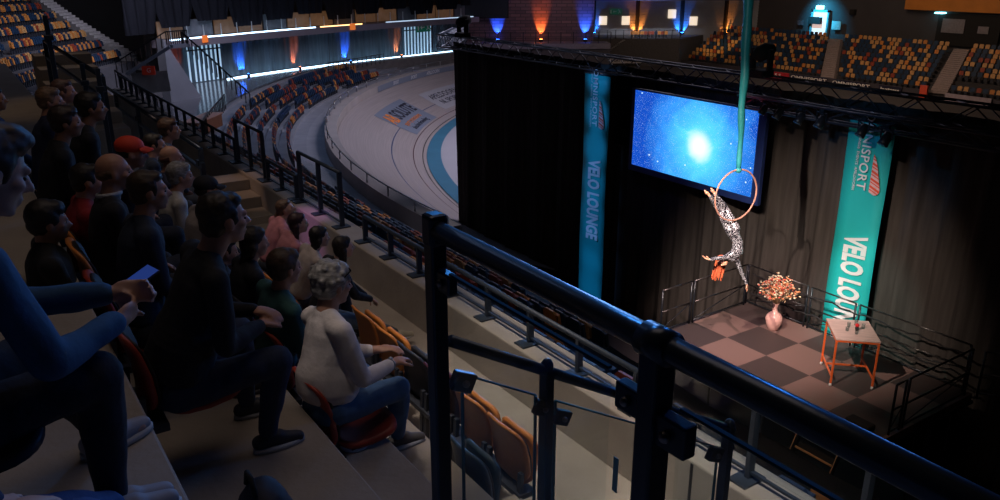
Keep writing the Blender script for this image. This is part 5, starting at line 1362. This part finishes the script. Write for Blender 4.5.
S_('person with reddish brown hair behind the light haired one at upper left', 0.74, 9.02, 7.5, 0.94, 9.0, 8.84, 0.0, -0.3, 0.0, 1.0, ('short', (0.10, 0.05, 0.04)), skin_a, ('plum top', (0.05, 0.02, 0.06)))
S_('person in dark blue clothes at the far left edge beside the pale upper steps', 0.30, 9.2, 7.5, 0.36, 9.3, 8.78, 0.0, -0.3, 0.0, 1.0, ('short', (0.02, 0.015, 0.015)), skin_a, ('deep blue jacket', (0.015, 0.05, 0.16)))
S_('dark figure between the left foreground man and the bearded man', 0.30, 5.1, 7.5, 0.34, 5.05, 8.64, 0.0, 0.0, -0.1, 1.0, ('full', (0.015, 0.012, 0.012)), skin_c, ('black sweater', blackc))
# third row
wm = S_('grey haired man in a white long sleeved shirt with sunglasses on his head', 1.55, 4.22, 6.98, 1.70, 4.33, 8.20, 0.0, 0.15, -0.12, 1.14, ('curly', (0.20, 0.19, 0.185)), skin_a,
        ('white shirt', (0.62, 0.56, 0.55)), ('washed jeans', (0.06, 0.12, 0.22)), (0.10, 0.09, 0.085), (0.45, 0.4, 0.38), handL=(2.0, 4.40, 7.66), handR=(1.98, 4.14, 7.68), footL=(2.12, 4.80, 6.97), footR=(2.12, 4.42, 6.97), vox=0.009, belly=0.06, sleeves=0.80, wide=1.15)
h, R, k = wm['head'], wm['R'], wm['k']
m = MB()
for s_ in (-1, 1): m.ell(h + R @ V((0.075, 0.036 * s_, 0.098)), (0.008, 0.032, 0.022), R @ Matrix.Rotation(-0.7, 3, 'Y'), 12); m.bar(h + R @ V((0.07, 0.075 * s_, 0.095)), h + R @ V((-0.03, 0.098 * s_, 0.035)), 0.006)
m.bar(h + R @ V((0.078, -0.01, 0.1)), h + R @ V((0.078, 0.01, 0.1)), 0.006)
m.obj('sunglasses', M('sunglasses', (0.01, 0.01, 0.012), 0.15), wm['root'], True)
m = MB(); q = wm['hR'].lerp(wm['eR'], 0.10); dn = (wm['hR'] - wm['eR']).normalized(); a1 = dn.cross(V((0, 0, 1))).normalized(); a2 = a1.cross(dn)
m.tube([q + (a1 * math.cos(t) + a2 * math.sin(t)) * 0.034 for t in [2 * PI * i / 16 for i in range(16)]], 0.007, 6, closed=True); m.ell(q + a2 * 0.036, 0.015)
m.obj('wristwatch', M('watch_metal', (0.4, 0.42, 0.45), 0.3, 0.8), wm['root'], True)
S_('young man with tousled brown hair in a dark green t-shirt', 1.50, 4.98, 6.88, 1.61, 4.90, 8.15, 0.1, 0.05, -0.1, 1.03, ('full', (0.06, 0.035, 0.02)), skin_a, ('green shirt', (0.03, 0.10, 0.10)), ('dark trousers', (0.014, 0.016, 0.028)), sleeves=0.02, vox=0.011)
S_('woman with dark gathered hair and an earring, behind the green t-shirt man', 1.50, 5.66, 6.88, 1.65, 5.66, 8.10, 0.0, 0.0, -0.1, 0.97, ('bob', (0.018, 0.012, 0.012)), skin_a, ('black top', blackc))
dc = S_('man in a dark cap and a light grey shirt', 1.50, 7.0, 6.88, 1.70, 7.04, 8.18, 0.0, -0.1, -0.1, 1.0, ('fringe', (0.03, 0.02, 0.015)), skin_a, ('light grey shirt', (0.42, 0.37, 0.36)))
cap_on(dc, M('dark_cap', (0.015, 0.016, 0.022), 0.8))
S_('person in black between the gathered hair woman and the dark cap', 1.48, 6.3, 6.88, 1.60, 6.3, 7.86, 0.0, -0.1, -0.2, 0.97, ('short', (0.018, 0.014, 0.012)), skin_a, ('black top', blackc))
S_('older man with short grey hair in a cream shirt', 1.42, 7.62, 6.88, 1.62, 7.63, 8.19, 0.0, -0.15, -0.05, 1.04, ('full', (0.26, 0.25, 0.25)), skin_a, ('cream shirt', (0.50, 0.48, 0.46)))
S_('man with thinning reddish hair behind the grey haired man', 1.50, 8.30, 6.88, 1.70, 8.30, 8.22, 0.0, -0.25, -0.05, 1.05, ('fringe', (0.12, 0.05, 0.035)), skin_a, ('navy top', (0.015, 0.02, 0.06)))
S_('dark haired person above the thinning haired man, by the glass rail', 1.54, 9.15, 6.88, 1.75, 9.28, 8.17, 0.0, -0.3, 0.0, 1.05, ('short', (0.025, 0.016, 0.014)), skin_a, ('navy jacket', (0.018, 0.028, 0.055)))
S_('person with brown hair farthest along the third row, face lit', 1.80, 9.72, 6.88, 2.0, 9.67, 8.25, 0.0, -0.35, 0.0, 1.05, ('full', (0.09, 0.045, 0.028)), skin_a, ('slate top', (0.06, 0.08, 0.11)))
# front row
S_('woman with long dark hair, black top and grey-blue jeans, rightmost in the front row', 2.72, 7.34, 6.12, 3.0, 7.28, 7.34, 0.0, -0.05, 0.02, 0.97, ('long', (0.018, 0.012, 0.012)), skin_b,
   ('black top', blackc), ('grey jeans', (0.09, 0.13, 0.17)), (0.5, 0.45, 0.36), handL=(3.22, 7.36, 6.75), handR=(3.22, 7.22, 6.75), footL=(3.50, 7.5, 6.2), footR=(3.60, 7.25, 6.25), vox=0.012)
S_('woman with shoulder length black hair and a pale top, second from right in front row', 2.72, 7.92, 6.12, 2.97, 7.84, 7.30, 0.0, -0.05, -0.05, 0.97, ('bob', (0.015, 0.010, 0.012)), skin_b, ('pale top', (0.42, 0.36, 0.34)))
S_('woman with very long dark red hair in a pink top, next to the ponytail woman', 2.68, 8.46, 6.12, 2.93, 8.34, 7.33, 0.0, -0.3, 0.0, 0.98, ('long', (0.03, 0.010, 0.014)), skin_b, ('rose top', (0.42, 0.17, 0.20)))
S_('woman in a pink top with a light ponytail looking up, leftmost in front row', 2.82, 9.18, 6.12, 3.08, 9.16, 7.27, 0.0, -0.55, 0.25, 0.97, ('pony', (0.13, 0.075, 0.05)), skin_b, ('pink top', (0.55, 0.22, 0.26)))

# the aerialist hanging upside down from the hoop
def aerialist():
    root = thing('aerialist', 'aerial performer in a sparkling silver catsuit hanging head down from the hoop', 'person', (11.68, 9.62, 5.0))
    o = V(root.location); rr_ = rt; vv = fw
    def W(px, py, d):     # small helper in stage space: point given by offset from the hoop centre
        return hc + V((0, 0, 1)) * 0 + P_(px, py, d) - o
    def P_(a_, z, dep): return rgt * a_ + V((0, 0, z)) + vd * dep
    Q = lambda a_, z, dep: hc + P_(a_, z, dep) - o
    # (sideways, height, depth) from the centre of the hoop
    toeL, ankL, knL, hipL = Q(-0.57, 0.05, -0.02), Q(-0.46, -0.06, 0.0), Q(-0.28, -0.38, 0.22), Q(-0.05, -0.69, 0.0)
    toeR, ankR, knR, hipR = Q(-0.46, 0.08, 0.05), Q(-0.38, -0.03, 0.06), Q(-0.17, -0.34, 0.26), Q(0.05, -0.66, 0.06)
    pel = Q(0.01, -0.74, 0.04); wst = Q(0.12, -0.93, 0.04); ch = Q(0.12, -1.10, 0.0); sh = Q(0.03, -1.23, -0.02)
    s1, s2 = Q(-0.07, -1.20, -0.12), Q(0.13, -1.28, 0.05)
    hd = Q(-0.13, -1.30, -0.06); el1, hn1 = Q(-0.24, -1.19, -0.27), Q(-0.36, -1.19, -0.36); el2, hn2 = Q(0.24, -1.54, 0.05), Q(0.36, -1.76, 0.03)
    def legm(m, g):
        for h_, k_, a_ in ((hipL, knL, ankL), (hipR, knR, ankR)):
            m.cap(h_, k_, 0.086 + g, 0.058 + g); c = k_.lerp(a_, 0.35); m.cap(k_, c, 0.055 + g, 0.054 + g); m.cap(c, a_, 0.054 + g, 0.034 + g)
    def tor(m, g):
        m.ell(pel, (0.125 + g, 0.125 + g, 0.10 + g)); m.cap(pel, wst, 0.105 + g, 0.088 + g); m.cap(wst, ch, 0.088 + g, 0.108 + g); m.cap(ch, sh, 0.105 + g, 0.075 + g); m.cap(s1, s2, 0.05 + g, 0.05 + g)
        m.cap(ch, s1, 0.07 + g, 0.05 + g); m.cap(ch, s2, 0.08 + g, 0.05 + g)
    def armm(m, g, e=1.0):
        for a_, b_, c_ in ((s1, el1, hn1), (s2, el2, hn2)): m.cap(a_, b_, 0.043 + g, 0.034 + g); m.cap(b_, b_.lerp(c_, e), 0.034 + g, 0.034 + (0.023 - 0.034) * e + g)
    b = MB(); legm(b, -0.006); tor(b, -0.008); armm(b, -0.003)
    Rh = frame((hd - sh).cross(rgt.cross(V((0, 0, 1)))).normalized() * 1.0 + V((0, 0, -0.9)) + rgt * -0.3, sh * 0 + (hd - sh))
    Rh = frame(V((0, 0, -0.55)) - rgt * 0.2 - vd * 0.6, (hd - sh))
    add_head(b, hd, Rh, 0.92, sh)
    add_hand(b, hn1, (-rgt + V((0, 0, 0.25))), V((0, 0, 1)), 0.25, 0.95, 1); add_hand(b, hn2, V((0, 0, -1)) + rgt * 0.25, rgt * -1, 0.3, 0.95, -1)
    b.cap(ankL, toeL, 0.030, 0.020, 10); b.cap(ankR, toeR, 0.030, 0.020, 10)
    for tq, aq in ((toeL, ankL), (toeR, ankR)):
        dd = (tq - aq).normalized(); b.ell(aq.lerp(tq, 0.6), (0.04, 0.032, 0.03)); b.cap(aq, aq - dd * 0.035 + V((0, 0, -0.01)), 0.03, 0.024, 8)
    remesh(b, 'body', skin_show, root, 0.0075, 1)
    c = MB(); legm(c, 0.004); tor(c, 0.006); armm(c, 0.005, 0.94)
    remesh(c, 'catsuit', sequin_m, root, 0.009, 2, 0.003, 30)
    hm = MB(); hq = lambda x, y, z: hd + Rh @ V((x, y, z))
    hm.ell(hq(-0.03, 0, 0.035), (0.092, 0.082, 0.088), Rh, 14); hm.ell(hq(-0.05, 0, -0.01), (0.058, 0.072, 0.06), Rh, 14)
    rn = random.Random(2)
    for i in range(16):
        a_ = rn.uniform(-0.055, 0.055); b_ = rn.uniform(-0.05, 0.05); st = hd + rgt * a_ + vd * b_ + V((0, 0, 0.0)) + Rh @ V((-0.04, 0, 0.04))
        mid = st + V((0, 0, -0.18)) + rgt * (a_ * 0.6 - 0.02); en = st + V((0, 0, -0.36 - rn.uniform(0, 0.12))) + rgt * (a_ * 0.8 - 0.05)
        hm.cap(st, mid, 0.034, 0.030, 7); hm.cap(mid, en, 0.030, 0.012, 7)
    remesh(hm, 'hair', M('hair_red', (0.85, 0.17, 0.07), 0.5, var=0.35, scale=20, stretch=(6, 6, 1)), root, 0.009, 1, 0.004, 30)
aerialist()

# ------------------------------------------------------------------ seats of the near stand
seat_red = M('seat_red', (0.38, 0.05, 0.03), 0.45, var=0.1)
seat_plum = M('seat_plum', (0.07, 0.02, 0.04), 0.5, var=0.1)
seat_teal = M('seat_slate', (0.04, 0.07, 0.10), 0.5, var=0.1)
seat_warm = M('seat_warm_orange', (0.70, 0.24, 0.05), 0.42, var=0.12)
fr = [(4.15, seat_warm, 'orange folding seat nearest the aisle in the empty end of the front row'), (4.62, seat_warm, 'orange folding seat second from the aisle in the front row'), (5.09, seat_plum, 'dark plum folding seat between orange ones in the front row'),
      (5.56, seat_dark, 'black folding seat in the front row left of the plum one'), (6.03, seat_warm, 'orange folding seat in the front row just left of the black one'), (6.50, seat_warm, 'orange folding seat beside the woman in grey-blue jeans')]
for y, mt, lab in fr: place_seat(2.82, y, 6.12, mt, lab)
place_seat(SEATX[3], 4.05, 6.12, seat_teal, 'slate blue folding seat at the aisle, behind the foreground glass')
occ = [(3, 7.34, 6.12, seat_warm, 'orange seat under the woman in grey-blue jeans'), (3, 7.92, 6.12, seat_warm, 'orange seat under the woman with shoulder length black hair'), (3, 8.46, 6.12, seat_dark, 'dark seat under the woman with very long dark red hair'), (3, 9.18, 6.12, seat_dark, 'dark seat under the ponytail woman in pink'),
       (2, 4.26, 6.82, seat_red, 'dark red seat under the grey haired man in the white shirt'), (2, 4.96, 6.88, seat_red, 'dark red seat under the green t-shirt man'), (2, 5.62, 6.88, seat_dark, 'dark seat under the woman with gathered hair'),
       (1, 4.02, 7.5, seat_red, 'red edged seat under the large man in the black jacket'), (1, 4.76, 7.5, seat_red, 'red seat under the bearded man in the navy jacket'), (1, 5.46, 7.5, seat_warm, 'orange seat under the bald man'), (1, 5.1 + 0.95, 7.5, seat_warm, 'orange seat under the person in the red top'),
       (0, 2.55, 8.28, seat_dark, 'dark seat under the left foreground man')]
for row, y, z, mt, lab in occ: place_seat(SEATX[row] - 0.02, y, z, mt, lab, down=True)
bg = thing('backpack', 'dark backpack on the floor behind the black jacket man', 'bag', (0.80, 3.0, 7.5))
m = MB(); m.ell((0, 0, 0.2), (0.14, 0.19, 0.22)); m.ell((0.08, 0, 0.13), (0.10, 0.14, 0.12)); m.ell((0, 0, 0.32), (0.11, 0.15, 0.12))
remesh(m, 'bag_body', M('bag_dark', (0.012, 0.014, 0.03), 0.7), bg, 0.014, 3, 0.008, 9)
MB().tube([(-0.05, -0.06, 0.42), (-0.05, -0.03, 0.49), (-0.05, 0.03, 0.49), (-0.05, 0.06, 0.42)], 0.012, 8).obj('handle', black_void, bg, True)

bpy.data.scenes.remove(WS)
